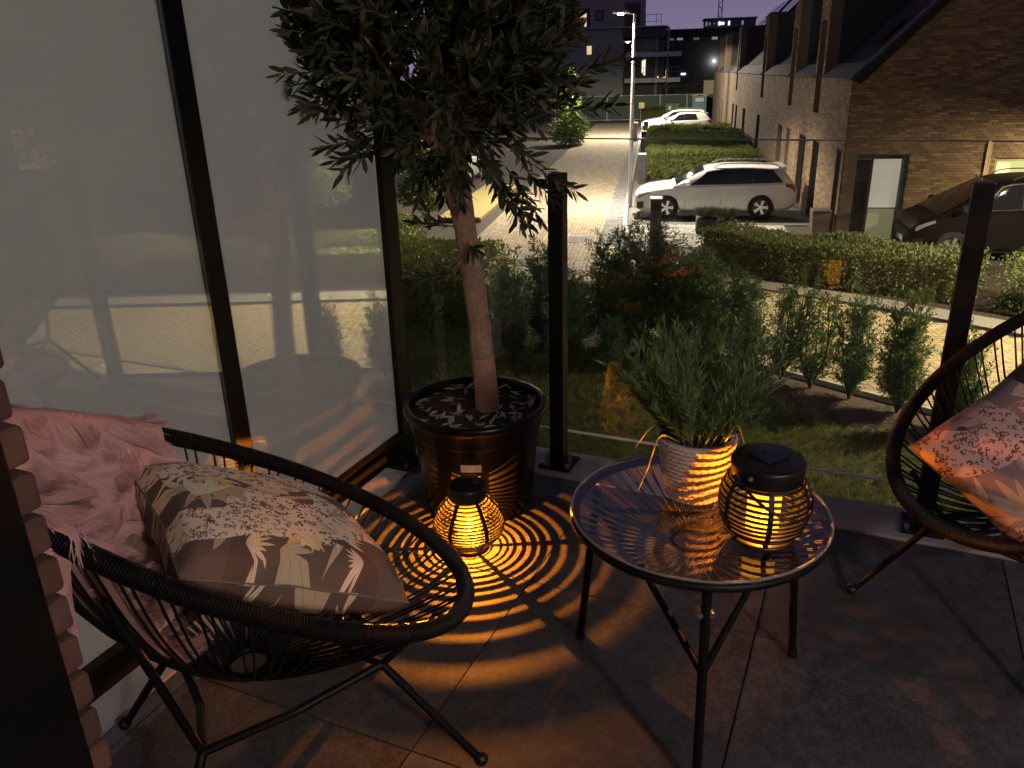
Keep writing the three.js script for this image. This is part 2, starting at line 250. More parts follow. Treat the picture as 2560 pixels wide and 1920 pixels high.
// ================================================================ SIDE TABLE
{
  const T = thing('side_table', 'round black corded side table with a clear glass top', 'table'); put(T, V3(0.425, 0, -1.625));
  const r = 0.286, y = 0.478;
  mesh('rim', new THREE.TorusGeometry(r, 0.011, 12, 96).rotateX(Math.PI / 2).translate(0, y, 0), MT.rope, T);
  mesh('hub_ring', new THREE.TorusGeometry(0.055, 0.006, 8, 40).rotateX(Math.PI / 2).translate(0, y - 0.075, 0), MT.rope, T);
  mesh('glass_top', lathe([[0.001, 0], [r + 0.004, 0], [r + 0.0065, 0.0025], [r + 0.0065, 0.0055], [r + 0.004, 0.008], [0.001, 0.008]], 96).translate(0, y + 0.0125, 0), MT.glass, T);
  const edge = mat(0.2, 0.23, 0.22, 0.2); mesh('glass_edge', new THREE.TorusGeometry(r + 0.0066, 0.0032, 8, 96).rotateX(Math.PI / 2).translate(0, y + 0.0165, 0), edge, T);
  const skyTintedCordM = mat(0.045, 0.05, 0.085, 0.4), n = 104;  // cord colour is blued to paint in the sky mirrored by the glass top
  for (let k = 0; k < n; k++) { const a = (k + 0.35 * (k % 2)) / n * 6.2832, b = a + (k % 2 ? 0.2 : -0.12), p0 = V3(Math.cos(a) * r, y, Math.sin(a) * r), p2 = V3(Math.cos(b) * 0.055, y - 0.075, Math.sin(b) * 0.055), p1 = p0.clone().lerp(p2, 0.5); p1.y -= 0.012; mesh('cord', tube([p0, p1, p2], 0.0024, 5, 6), skyTintedCordM, T); }
  const feet = [V3(0.169 - 0.425, 0.012, -1.793 + 1.625), V3(0.716 - 0.425, 0.012, -1.696 + 1.625), V3(0.37 - 0.425, 0.012, -1.285 + 1.625)], cen = V3(0, 0, 0);
  feet.forEach((f, i) => { const top = V3(f.x * 0.86, y - 0.01, f.z * 0.86); mesh('leg', bar(f, top, 0.0105, 12), MT.blackMetal, T); mesh('foot_cap', cyl(0.0125, 0.0135, 0.022, 12, f.x, 0.011, f.z), MT.blackPlastic, T);
  });
  const at = (q, k) => V3(q.x * lerp(1, 0.86, k), lerp(0.012, y - 0.01, k), q.z * lerp(1, 0.86, k));
  for (const i of [0, 1]) { const a = at(feet[2], 0.6), hi = at(feet[i], 0.9), m = a.clone().lerp(hi, 0.62); m.y = hi.y - 0.018;
    mesh('brace', merge([bar(a, m, 0.008, 10), bar(m, hi, 0.008, 10), new THREE.SphereGeometry(0.0082, 10, 8).translate(m.x, m.y, m.z)]), MT.blackMetal, T);
    mesh('bolt', cyl(0.007, 0.007, 0.03, 8, hi.x, hi.y, hi.z, Math.PI / 2), MT.bolt, T); mesh('bolt', cyl(0.006, 0.006, 0.03, 8, a.x + (i ? 0.012 : -0.012), y - 0.05, feet[2].z * 0.87, Math.PI / 2), MT.bolt, T); }
  mesh('crossbar', bar(at(feet[0], 0.88), at(feet[1], 0.88), 0.007, 10), MT.blackMetal, T);
}

// ================================================================ CORDED EGG CHAIRS
const ropeBump = dataTex(64, 64, (u) => { const k = Math.abs(Math.sin(u * Math.PI * 8)); return [k, k, k]; });
const rimMat = mat(0.007, 0.006, 0.0058, 0.5, { bumpMap: rep(ropeBump, 60, 1), bumpScale: 0.0035, specularIntensity: 0.5 });
const CH = { L: 0.43, W: 0.325, yF: 0.41, yB: 0.895, hub: V3(-0.04, 0.305, 0) };
const rimAt = (a) => { const c = Math.cos(a), s = Math.sin(a), t = (1 - c) / 2; return V3(CH.L * c, lerp(CH.yF, CH.yB, Math.pow(t, 1.06)), CH.W * s * (1 + 0.12 * c)); };
function shellAt(a, k, lift = 0) { // k = 0 at the hub, 1 at the rim
  const p2 = rimAt(a), p0 = CH.hub.clone().add(V3(Math.cos(a) * 0.045, 0, Math.sin(a) * 0.045)), p1 = p0.clone().lerp(p2, 0.62); p1.y = lerp(p0.y, p2.y, 0.26); const back = Math.max(0, -Math.cos(a)); p1.x -= 0.05 * back;
  const u = 1 - k, q = V3(p0.x * u * u + 2 * p1.x * u * k + p2.x * k * k, p0.y * u * u + 2 * p1.y * u * k + p2.y * k * k, p0.z * u * u + 2 * p1.z * u * k + p2.z * k * k);
  if (lift) { const n = V3(-Math.cos(a) * 0.6 * k, 1 - 0.5 * k, -Math.sin(a) * 0.6 * k).normalize(); q.addScaledVector(n, lift); }
  return q;
}
function makeChair(label, feetA) {
  const C = thing('corded_chair', label, 'chair', 'round corded lounge chairs');
  const pts = []; for (let i = 0; i < 72; i++) pts.push(rimAt(i / 72 * 6.28318));
  mesh('rim', new THREE.TubeGeometry(new THREE.CatmullRomCurve3(pts, true), 144, 0.0185, 12, true), rimMat, C);
  mesh('hub_ring', new THREE.TorusGeometry(0.045, 0.009, 8, 36).rotateX(Math.PI / 2).translate(CH.hub.x, CH.hub.y, 0), MT.blackMetal, C);
  const n = 92;
  for (let k = 0; k < n; k++) { const a = (k + 0.32 * (k % 2)) / n * 6.28318, q = []; for (let i = 0; i <= 7; i++) q.push(shellAt(a, i / 7)); mesh('cord', tube(q, 0.0027, 5, 9), MT.rope, C); }
  const tops = feetA.map((d) => V3(0.24 * Math.cos(d * D), 0.285, 0.24 * Math.sin(d * D)));
  feetA.forEach((d, i) => { const f = V3(0.44 * Math.cos(d * D), 0.012, 0.44 * Math.sin(d * D)), t = tops[i], hi = shellAt(d * D, 0.82);
    mesh('leg', bar(f, t, 0.0095, 12), MT.blackMetal, C); mesh('foot_cap', new THREE.SphereGeometry(0.0165, 14, 10).translate(f.x, 0.0165, f.z), MT.blackPlastic, C);
    const nx = tops[(i + 1) % 4], m = t.clone().lerp(nx, 0.5); m.y = 0.25; m.x = lerp(m.x, CH.hub.x, 0.15); m.z *= 0.85;
    mesh('under_frame', merge([bar(t, m, 0.009, 10), bar(m, nx, 0.009, 10), new THREE.SphereGeometry(0.0093, 10, 8).translate(m.x, m.y, m.z)]), MT.blackMetal, C);
    mesh('strut', bar(t, hi, 0.008, 10), MT.blackMetal, C); });
  return C;
}
const chairL = makeChair('black corded egg chair holding a pink fur throw and a patterned cushion', [21, 125, 217, 315]);
put(chairL, V3(-0.533, 0, -1.376), 19.9 * D);
const chairR = makeChair('black corded egg chair with only a patterned cushion, near the ledge', [42, 135, 225, 318]);
put(chairR, V3(1.40, 0, -1.835), -153 * D);

// ================================================================ CUSHIONS
function printedFabric(seed, pale) {
  const cv = document.createElement('canvas'); cv.width = cv.height = 1024; const g = cv.getContext('2d'), f = rand(seed), r = (a, b) => a + (b - a) * f();
  g.fillStyle = pale ? '#8b7a78' : '#54463f'; g.fillRect(0, 0, 1024, 1024);
  const leaf = (x, y, a, l, w, c) => { g.save(); g.translate(x, y); g.rotate(a); g.fillStyle = c; g.beginPath(); g.moveTo(0, 0); g.quadraticCurveTo(l * 0.5, -w, l, 0); g.quadraticCurveTo(l * 0.5, w, 0, 0); g.fill(); g.strokeStyle = 'rgba(90,70,60,.35)'; g.lineWidth = 2; g.beginPath(); g.moveTo(0, 0); g.lineTo(l * 0.9, 0); g.stroke(); g.restore(); };
  const pal = ['#cbb8a2', '#bda68c', '#a89078', '#d3bda8', '#9a8a6f', '#9a8f78', '#b9a593'];
  for (let i = 0; i < 30; i++) { const x = r(0, 1024), y = r(0, 1024), a = r(0, 6.3), n = 3 + (f() * 4 | 0), c = pal[f() * pal.length | 0]; for (let k = 0; k < n; k++) leaf(x, y, a + (k - n / 2) * r(0.25, 0.42), r(150, 300), r(28, 58), c); }
  for (let i = 0; i < 9; i++) { const x = r(60, 960), y = r(60, 960); g.fillStyle = pale ? '#3d3438' : '#4c3a33'; g.beginPath(); g.ellipse(x, y, r(90, 150), r(50, 80), r(0, 3), 0, 6.3); g.fill(); const a = r(0, 6.3); for (let k = 0; k < 7; k++) leaf(x, y, a + (k - 3) * 0.3, r(80, 130), r(12, 20), '#c4b2a2'); }
  for (let i = 0; i < 5; i++) { const x = r(150, 880), y = r(150, 880), n = 12; for (let k = 0; k < n; k++) leaf(x, y, k / n * 6.3 + r(-0.15, 0.15), r(90, 150), r(20, 32), ['#cbb57c', '#bfa56c', '#d2c198'][k % 3]); }
  const cat = (x, y, s, a) => { g.save(); g.translate(x, y); g.rotate(a); g.scale(s, s); const body = new Path2D(); body.moveTo(-210, 10); body.bezierCurveTo(-190, -90, -40, -95, 60, -80); body.bezierCurveTo(120, -110, 180, -120, 220, -70); body.bezierCurveTo(250, -30, 235, 20, 190, 28); body.bezierCurveTo(150, 30, 130, 10, 110, 30); body.bezierCurveTo(90, 110, 60, 150, 20, 150); body.bezierCurveTo(0, 110, 10, 80, -20, 70); body.bezierCurveTo(-90, 80, -120, 130, -170, 150); body.bezierCurveTo(-210, 130, -225, 60, -210, 10);
    g.fillStyle = '#cdb2a2'; g.fill(body); g.save(); g.clip(body); for (let k = 0; k < 420; k++) { const px = r(-220, 240), py = r(-120, 160), q = r(3.5, 7), a0 = r(0, 6.3); g.strokeStyle = g.fillStyle = ['#5a3f33', '#6b4a3a', '#4a342b'][k % 3]; g.lineWidth = q * 0.75; if (k % 4) { g.beginPath(); g.arc(px, py, q, a0, a0 + 4.2); g.stroke(); } else { g.beginPath(); g.ellipse(px, py, q * 0.8, q * 0.5, a0, 0, 7); g.fill(); } } g.restore(); g.restore(); };
  cat(690, 330, 1.75, 0.3); cat(300, 760, 1.55, -0.25); cat(820, 800, 1.35, 0.6); cat(210, 230, 1.2, 0.1);
  for (let i = 0; i < 5; i++) { const x = r(0, 1024), y = r(0, 1024), a = r(0, 6.3), n = 5; for (let k = 0; k < n; k++) leaf(x, y, a + (k - n / 2) * 0.34, r(90, 170), r(16, 28), pal[f() * pal.length | 0]); }
  const im = g.getImageData(0, 0, 1024, 1024).data, t = dataTex(1024, 1024, (u, v) => { const o = ((v * 1024 | 0) * 1024 + (u * 1024 | 0)) * 4; const k = pale ? [0.92, 0.88, 0.96] : [1.3, 1.27, 1.22]; return [im[o] / 255 * k[0] + 0.03, im[o + 1] / 255 * k[1] + 0.03, im[o + 2] / 255 * k[2] + 0.03]; }, true); return t;
}
function cushionGeo(w, h, th, n = 44) {
  const p = [], uv = [], idx = [];
  for (const side of [1, -1]) for (let j = 0; j <= n; j++) for (let i = 0; i <= n; i++) {
    const x = i / n * 2 - 1, y = j / n * 2 - 1, e = Math.pow(Math.max(0, (1 - x * x)), 0.5) * Math.pow(Math.max(0, 1 - y * y), 0.5), pinch = 1 - 0.07 * (1 - Math.abs(x * y)) * (Math.max(x * x, y * y)), wr = 0.006 * (fbm(x * 3 + 5, y * 3 + side * 4, 3) - 0.5) + 0.004 * Math.sin(9 * x * y) * (1 - e);
    p.push(x * w / 2 * pinch, y * h / 2 * pinch, side * (th / 2 * Math.pow(e, 0.62)) + wr); uv.push(side > 0 ? i / n : 1 - i / n, j / n); }
  const q = (n + 1) * (n + 1); for (let s = 0; s < 2; s++) for (let j = 0; j < n; j++) for (let i = 0; i < n; i++) { const a = s * q + j * (n + 1) + i, b = a + 1, c = a + n + 1, d = c + 1; s ? idx.push(a, c, b, b, c, d) : idx.push(a, b, c, b, d, c); }
  const g = new THREE.BufferGeometry(); g.setAttribute('position', new THREE.Float32BufferAttribute(p, 3)); g.setAttribute('uv', new THREE.Float32BufferAttribute(uv, 2)); g.setIndex(idx); g.computeVertexNormals(); return g;
}
const weave = rep(dataTex(64, 64, (u, v) => { const k = 0.5 + 0.25 * Math.sin(u * 6.283 * 8) + 0.25 * Math.sin(v * 6.283 * 8); return [k, k, k]; }), 20, 20);
function cushion(label, seed, pale, w, h) { const c = thing('cushion', label, 'cushion', 'printed cushions on the chairs'); const m = new THREE.MeshPhysicalMaterial({ map: printedFabric(seed, pale), roughness: 0.95, bumpMap: weave, bumpScale: 0.0006, sheen: 0.2, sheenRoughness: 0.6 });
  const body = mesh('cover', cushionGeo(w, h, 0.2), m, c);
  const e = []; for (let k = 0; k <= 80; k++) { const a = k / 80 * 4, s = Math.floor(a) % 4, t = (a % 1) * 2 - 1, P = 1 - 0.07 * (1 - Math.abs(t)), q = s === 0 ? [t, -1] : s === 1 ? [1, t] : s === 2 ? [-t, 1] : [-1, -t]; e.push(V3(q[0] * w / 2 * P, q[1] * h / 2 * P, 0)); }
  mesh('piping', tube(e, 0.0018, 6, 160), mat(0.22, 0.17, 0.14, 0.9), c); return c; }
{
  const lay = (o, c, ex, ey) => { ex.normalize(); const ez = V3().crossVectors(ex, ey).normalize(); ey.crossVectors(ez, ex); o.position.copy(c); o.quaternion.setFromRotationMatrix(M4.makeBasis(ex, ey, ez)); };
  const a = cushion('leopard and flower print cushion lying against the pink fur throw', 5, false, 0.475, 0.455);
  lay(a, V3(-0.522, 0.556, -1.452), V3(0.728, -0.485, -0.484), V3(-0.544, 0.02, -0.839));
  const b = cushion('leopard and palm print cushion in the chair without a throw', 12, true, 0.43, 0.43);
  lay(b, V3(1.243, 0.59, -1.635), V3(0.256, 0.2, -0.042), V3(-0.187, 0.13, -0.183));
}
// ================================================================ PINK FUR THROW
{
  const F = thing('fur_throw', 'shaggy pink sheepskin throw draped over the corded chair back', 'throw'); put(F, chairL.position.clone(), 19.9 * D);
  const nu = 30, nv = 26, P = (u, v) => { // u across the back, v from the seat (0) up and over the rim (1)
    const a = lerp(124, 250, u) * D; let q; const wob = 0.03 * (fbm(u * 4, v * 4) - 0.5);
    if (v < 0.74) q = shellAt(a, lerp(0.3, 1, v / 0.74), 0.022 + wob); else { const t = (v - 0.74) / 0.26, rim = rimAt(a), out = V3(Math.cos(a), 0, Math.sin(a)); q = rim.clone().add(V3(0, 0.032 * Math.cos(t * 2.6), 0)).addScaledVector(out, -0.02 + 0.055 * Math.sin(t * 1.6)).add(V3(0, -0.1 * t * t, 0)); }
    return q; };
  const p = [], uv = [], idx = []; for (let j = 0; j <= nv; j++) for (let i = 0; i <= nu; i++) { const q = P(i / nu, j / nv); p.push(q.x, q.y, q.z); uv.push(i / nu, j / nv); if (i && j) { const d = j * (nu + 1) + i; idx.push(d - nu - 2, d - nu - 1, d, d - nu - 2, d, d - 1); } }
  const g = new THREE.BufferGeometry(); g.setAttribute('position', new THREE.Float32BufferAttribute(p, 3)); g.setAttribute('uv', new THREE.Float32BufferAttribute(uv, 2)); g.setIndex(idx); g.computeVertexNormals();
  const fm = mat(0.6, 0.35, 0.33, 0.95, { sheen: 0.5, sheenRoughness: 0.5, sheenColor: col(0.9, 0.6, 0.6) }); mesh('hide', g, fm, F);
  const L = new Leaves(), f = rand(21);
  const seeds = []; for (let k = 0; k < 300; k++) seeds.push([f(), f(), f() * 6.28, 0.5 + 0.5 * f()]);
  for (let k = 0; k < 44000; k++) { const u = f(), v = f(), q = P(u, v), e = 0.012, tu = P(u + e, v).sub(q), tv = P(u, v + e).sub(q), n = V3().crossVectors(tu, tv).normalize(); const wantUp = v < 0.74 ? V3(0.7, 0.7, 0) : V3(-0.3, 1, 0); if (n.dot(wantUp) < 0 && v < 0.9) n.negate();
    let best = 9, sd = seeds[0]; for (let m = 0; m < 300; m += 1) { const du = (seeds[m][0] - u) * 1.3, dv = seeds[m][1] - v, dd = du * du + dv * dv; if (dd < best) { best = dd; sd = seeds[m]; } }
    const tipU = P(Math.min(1, Math.max(0, sd[0])), sd[1]).addScaledVector(n, 0.018 + 0.034 * sd[3]).add(V3(0.035 * Math.cos(sd[2]), -0.03 * sd[3], 0.035 * Math.sin(sd[2])));   // locks of pile lean to a common tip
    const root = q.clone().addScaledVector(n, -0.003), d = tipU.sub(root).multiplyScalar(0.8).addScaledVector(n, (v > 0.6 ? 0.003 : 0.01) + 0.01 * f()).add(v > 0.66 ? V3(-0.012 * smooth(0.74, 0.82, v) + 0.012 * smooth(0.78, 0.7, v), -0.02, 0) : V3(0, 0, 0)).add(rdir(f).multiplyScalar(0.008)), len = Math.min(0.085, d.length() * (0.9 + 0.5 * f())); d.normalize();
    const s = (0.82 + 0.36 * f()) * (0.82 + 0.3 * sd[3]); L.leaf(root, d, n, len, 0.0017 + 0.0013 * f(), 0.2, [s, s * (0.95 + 0.08 * f()), s * (0.95 + 0.08 * f())]); }
  stuff(mesh('fur', L.build(), mat(0.74, 0.475, 0.45, 0.9, { vertexColors: true, transmission: 0.15, thickness: 0 }), F));
}
// ================================================================ POTTED OLIVE TREE
{
  const O = thing('olive_tree', 'standard olive tree with bare trunk in a big black pot', 'potted tree'); const px = -0.13, pz = -2.57; put(O, V3(px, 0, pz));
  mesh('pot', lathe([[0.001, 0.004], [0.183, 0.004], [0.19, 0.012], [0.21, 0.2], [0.222, 0.295], [0.226, 0.3], [0.228, 0.31], [0.236, 0.355], [0.247, 0.362], [0.25, 0.375], [0.247, 0.388], [0.236, 0.391], [0.228, 0.386], [0.224, 0.36], [0.215, 0.3], [0.001, 0.3]], 72), mat(0.005, 0.0048, 0.0048, 0.3, { specularIntensity: 0.5 }), O);
  const sg = new THREE.CircleGeometry(0.228, 48, 0, 6.2832).rotateX(-Math.PI / 2); // mounded soil
  const soil = (() => { const g = new THREE.RingGeometry(0.001, 0.229, 64, 16).rotateX(-Math.PI / 2), q = g.attributes.position; for (let i = 0; i < q.count; i++) { const r = Math.hypot(q.getX(i), q.getZ(i)); q.setY(i, 0.352 + 0.014 * (1 - r / 0.23) + 0.012 * (fbm(q.getX(i) * 40 + 9, q.getZ(i) * 40 + 3, 3) - 0.5)); } g.computeVertexNormals(); return g; })();
  mesh('potting_soil', soil, mat(0.03, 0.017, 0.012, 0.98, { bumpMap: rep(fineTex, 4, 4), bumpScale: 0.006 }), O);
  const tp = [[-0.087, 0.34], [-0.09, 0.44], [-0.096, 0.56], [-0.104, 0.68], [-0.118, 0.82], [-0.134, 0.96], [-0.148, 1.08], [-0.165, 1.22]].map(([x, y], i) => V3(x - px, y, 0.0 + 0.01 * Math.sin(i)));
  const trunkG = taper(tp, [0.0405, 0.0385, 0.0375, 0.0365, 0.0355, 0.036, 0.04, 0.034], 20); { const q = trunkG.attributes.position, n = trunkG.attributes.normal; for (let i = 0; i < q.count; i++) { const y = q.getY(i), a = Math.atan2(n.getZ(i), n.getX(i)), e = 0.004 * (fbm(Math.cos(a) * 2 + 9, y * 6 + Math.sin(a) * 2, 3) - 0.5) + 0.0035 * Math.exp(-Math.pow((y - 0.66) / 0.012, 2)) * (Math.cos(a) > 0.4 ? 1.5 : 0) + 0.003 * Math.exp(-Math.pow((y - 0.79) / 0.01, 2)) * (Math.cos(a) > 0.5 ? 1.4 : 0); q.setXYZ(i, q.getX(i) + n.getX(i) * e, y + n.getY(i) * e, q.getZ(i) + n.getZ(i) * e); } trunkG.computeVertexNormals(); }
  const bark = mat(0.56, 0.375, 0.275, 0.9, { bumpMap: rep(grainTex, 5, 1.5), bumpScale: 0.011, map: rep(dataTex(256, 256, (u, v) => { const k = 0.8 + 0.5 * (wrapF(u, v, 7) - 0.5) + 0.3 * (wrapF(u, v, 40, 2) - 0.5); return [k, k * 0.98, k * 0.96]; }, true), 3, 1) });
  const trunk = mesh('trunk', trunkG, bark, O);
  // thin reddish bark band low on the trunk, where the old sleeve ended
  const band = taper([tp[0].clone().setY(0.345), tp[1], tp[2].clone().setY(0.555)], [0.0415, 0.0396, 0.0385], 20); mesh('lower_bark', band, mat(0.45, 0.26, 0.18, 0.9, { bumpMap: rep(grainTex, 4, 1), bumpScale: 0.004 }), trunk);
  const f = rand(33), branchG = [], twigs = [], cen = V3(-0.2 - px, 1.57, 0.02), RX = 0.4, RY = 0.43;
  const topP = tp[7].clone();
  for (let k = 0; k < 17; k++) { const d = rdir(f); d.y = Math.abs(d.y) * 0.9 - 0.25; d.normalize(); const start = topP.clone().lerp(tp[6], f() * 0.6), end = cen.clone().add(V3(d.x * RX * 0.8, d.y * RY * 0.8, d.z * RX * 0.8)), mid = start.clone().lerp(end, 0.5).add(V3(0, 0.06 * f(), 0)); const r0 = 0.012 + 0.007 * f(); branchG.push(taper([start, mid, end], [r0, r0 * 0.65, 0.003], 7)); for (let i = 0; i < 18; i++) { const t = 0.5 + 0.5 * f(), o = t < 0.5 ? start.clone().lerp(mid, t * 2) : mid.clone().lerp(end, t * 2 - 1), dd = d.clone().multiplyScalar(0.8).add(rdir(f)).add(V3(0, 0.4, 0)).normalize(); twigs.push([o, dd, 0.08 + 0.11 * f()]); } }
  for (let k = 0; k < 420; k++) { const d = rdir(f), q = 0.3 + 0.58 * Math.sqrt(f()); twigs.push([cen.clone().add(V3(d.x * RX * q, d.y * RY * q, d.z * RX * q)), d.add(V3(0, 0.5, 0)).addScaledVector(rdir(f), 0.5).normalize(), 0.08 + 0.1 * f()]); }
  // hanging shoots under the crown, beside the trunk and over the screen corner
  const hang = [[0.1, 1.17, 0.06, 0.35, -0.95, 0.1, 0.26], [0.13, 1.18, 0.04, 0.5, -0.8, 0.1, 0.24], [0.18, 1.18, 0.0, 0.55, -0.75, 0, 0.22], [0.22, 1.18, 0.05, 0.75, -0.6, 0.2, 0.2], [0.15, 1.16, -0.02, 0.25, -0.95, 0, 0.24], [0.08, 1.16, 0.05, 0.6, -0.8, 0.1, 0.2], [-0.03, 0.86, 0.035, -0.8, -0.12, 0.3, 0.22], [-0.03, 1.0, 0.04, -0.7, 0.2, 0.4, 0.18], [0.0, 0.95, 0.045, 0.3, -0.6, 0.6, 0.07], [-0.3, 1.26, 0.05, -0.6, -0.7, 0.1, 0.14], [0.3, 1.34, 0.1, 0.97, 0.05, 0.1, 0.2], [0.33, 1.44, 0.04, 0.95, 0.2, 0.1, 0.2], [-0.4, 1.4, 0.02, -0.95, 0.2, 0.1, 0.16], [-0.4, 1.5, 0, -0.9, 0.4, 0, 0.18], [-0.4, 1.36, 0.06, -0.96, 0.02, 0.1, 0.16]];
  for (const [x, y, z, dx, dy, dz, l] of hang) twigs.push([V3(x, y, z), V3(dx, dy, dz).normalize(), l * 0.78]);
  const leaves = [], twigG = [];
  for (const [o, d, l] of twigs) { const bend = V3(0, 0.05 * (f() - 0.3), 0), at = (t) => o.clone().addScaledVector(d, l * t).addScaledVector(bend, t * t); twigG.push(taper([at(0), at(0.5), at(1)], [0.0026, 0.002, 0.001], 4)); const up = Math.abs(d.y) > 0.85 ? V3(1, 0, 0) : V3(0, 1, 0), s1 = V3().crossVectors(d, up).normalize(), s2 = V3().crossVectors(s1, d); let ang = f() * 6; for (let t = 0.12; t < 1; t += 0.0145 / l) { ang += 1.57 + (f() - 0.5) * 0.5; for (const sg of [1, -1]) { if (f() < 0.1) continue; const out = s1.clone().multiplyScalar(Math.cos(ang) * sg).addScaledVector(s2, Math.sin(ang) * sg), dir = out.multiplyScalar(0.75).addScaledVector(d, 0.8 + 0.35 * f()).add(V3(0, 0.25, 0)).addScaledVector(rdir(f), 0.25).normalize(); leaves.push([at(t), dir, rdir(f).add(V3(0, 0.8, 0)), 0.043 + 0.026 * f(), 0.0125 + 0.006 * f(), 0.09 * (f() - 0.5)]); } } leaves.push([at(1), d.clone(), rdir(f), 0.055, 0.012, 0]); }
  branchG.forEach((b) => mesh('branch', b, bark, O)); stuff(mesh('twig_mass', merge(twigG), mat(0.11, 0.095, 0.06, 0.9), O));
  const crown = new THREE.Group(); crown.name = 'crown'; O.add(crown);
  const lm = [[0.032, 0.041, 0.017], [0.055, 0.062, 0.03], [0.023, 0.03, 0.012], [0.092, 0.094, 0.052]].map((c) => mat(...c, 0.6, { transmission: 0.12, thickness: 0, specularIntensity: 0.6 }));
  // the leaves facing the door show largest: those are single leaves, the others one mass
  const cam = V3(0 - px, 1.45, 0 - pz); leaves.sort((a, b) => a[0].distanceToSquared(cam) - b[0].distanceToSquared(cam));
  const low = leaves.filter((l) => l[0].y < 1.13).slice(0, 120), lowSet = new Set(low), rest = leaves.filter((l) => !lowSet.has(l)), single = [...low, ...rest.slice(0, 298 - low.length)], sSet = new Set(single);
  single.forEach((l, i) => { const b = new Leaves(); b.long(...l.slice(0, 5), null, l[5]); mesh('leaf', b.build(), lm[i % 4], crown); });
  const acc = [0, 1, 2, 3].map(() => new Leaves()); leaves.forEach((l, i) => { if (!sSet.has(l)) acc[i % 4].long(...l.slice(0, 5), null, l[5]); });
  acc.forEach((a, i) => stuff(mesh('foliage', a.build(), lm[i], crown)));
  const dry = [[0.3, 0.26, 0.18], [0.24, 0.22, 0.16], [0.36, 0.31, 0.22]].map((c) => mat(...c, 0.8)), dl = new Leaves(); dl.long(V3(-0.028, 0, 0), V3(1, 0, 0), V3(0, 1, 0), 0.056, 0.0135, null, 0.05); const dg = dl.build();
  for (let k = 0; k < 100; k++) { const a = f() * 6.283, r = 0.05 + 0.165 * Math.sqrt(f()), x = Math.cos(a) * r, z = Math.sin(a) * r; if (Math.hypot(x - 0.04, z) < 0.05) continue; const t = thing('fallen_leaf', 'dry olive leaf lying on the soil of the black pot', 'leaf', 'fallen leaves in the olive pot'); const m = mesh('blade', dg, dry[k % 3], t); t.position.set(px + x, 0.366 + 0.012 * (1 - r / 0.23) + 0.003 * f(), pz + z); t.rotation.set((f() - 0.5) * 0.5, f() * 6.28, (f() - 0.5) * 0.5); const s = 0.6 + 0.35 * f(); t.scale.set(s, s, s * 1.25); }
  const label = thing('label_strip', 'torn paper label stuck on the black olive pot', 'label'); { const g = new THREE.CylinderGeometry(0.2165, 0.2145, 0.028, 12, 1, true, -0.1, 0.32); mesh('paper', g, mat(0.6, 0.5, 0.4, 0.8), label); label.position.set(px, 0.235, pz); label.rotation.y = -0.12; }
}
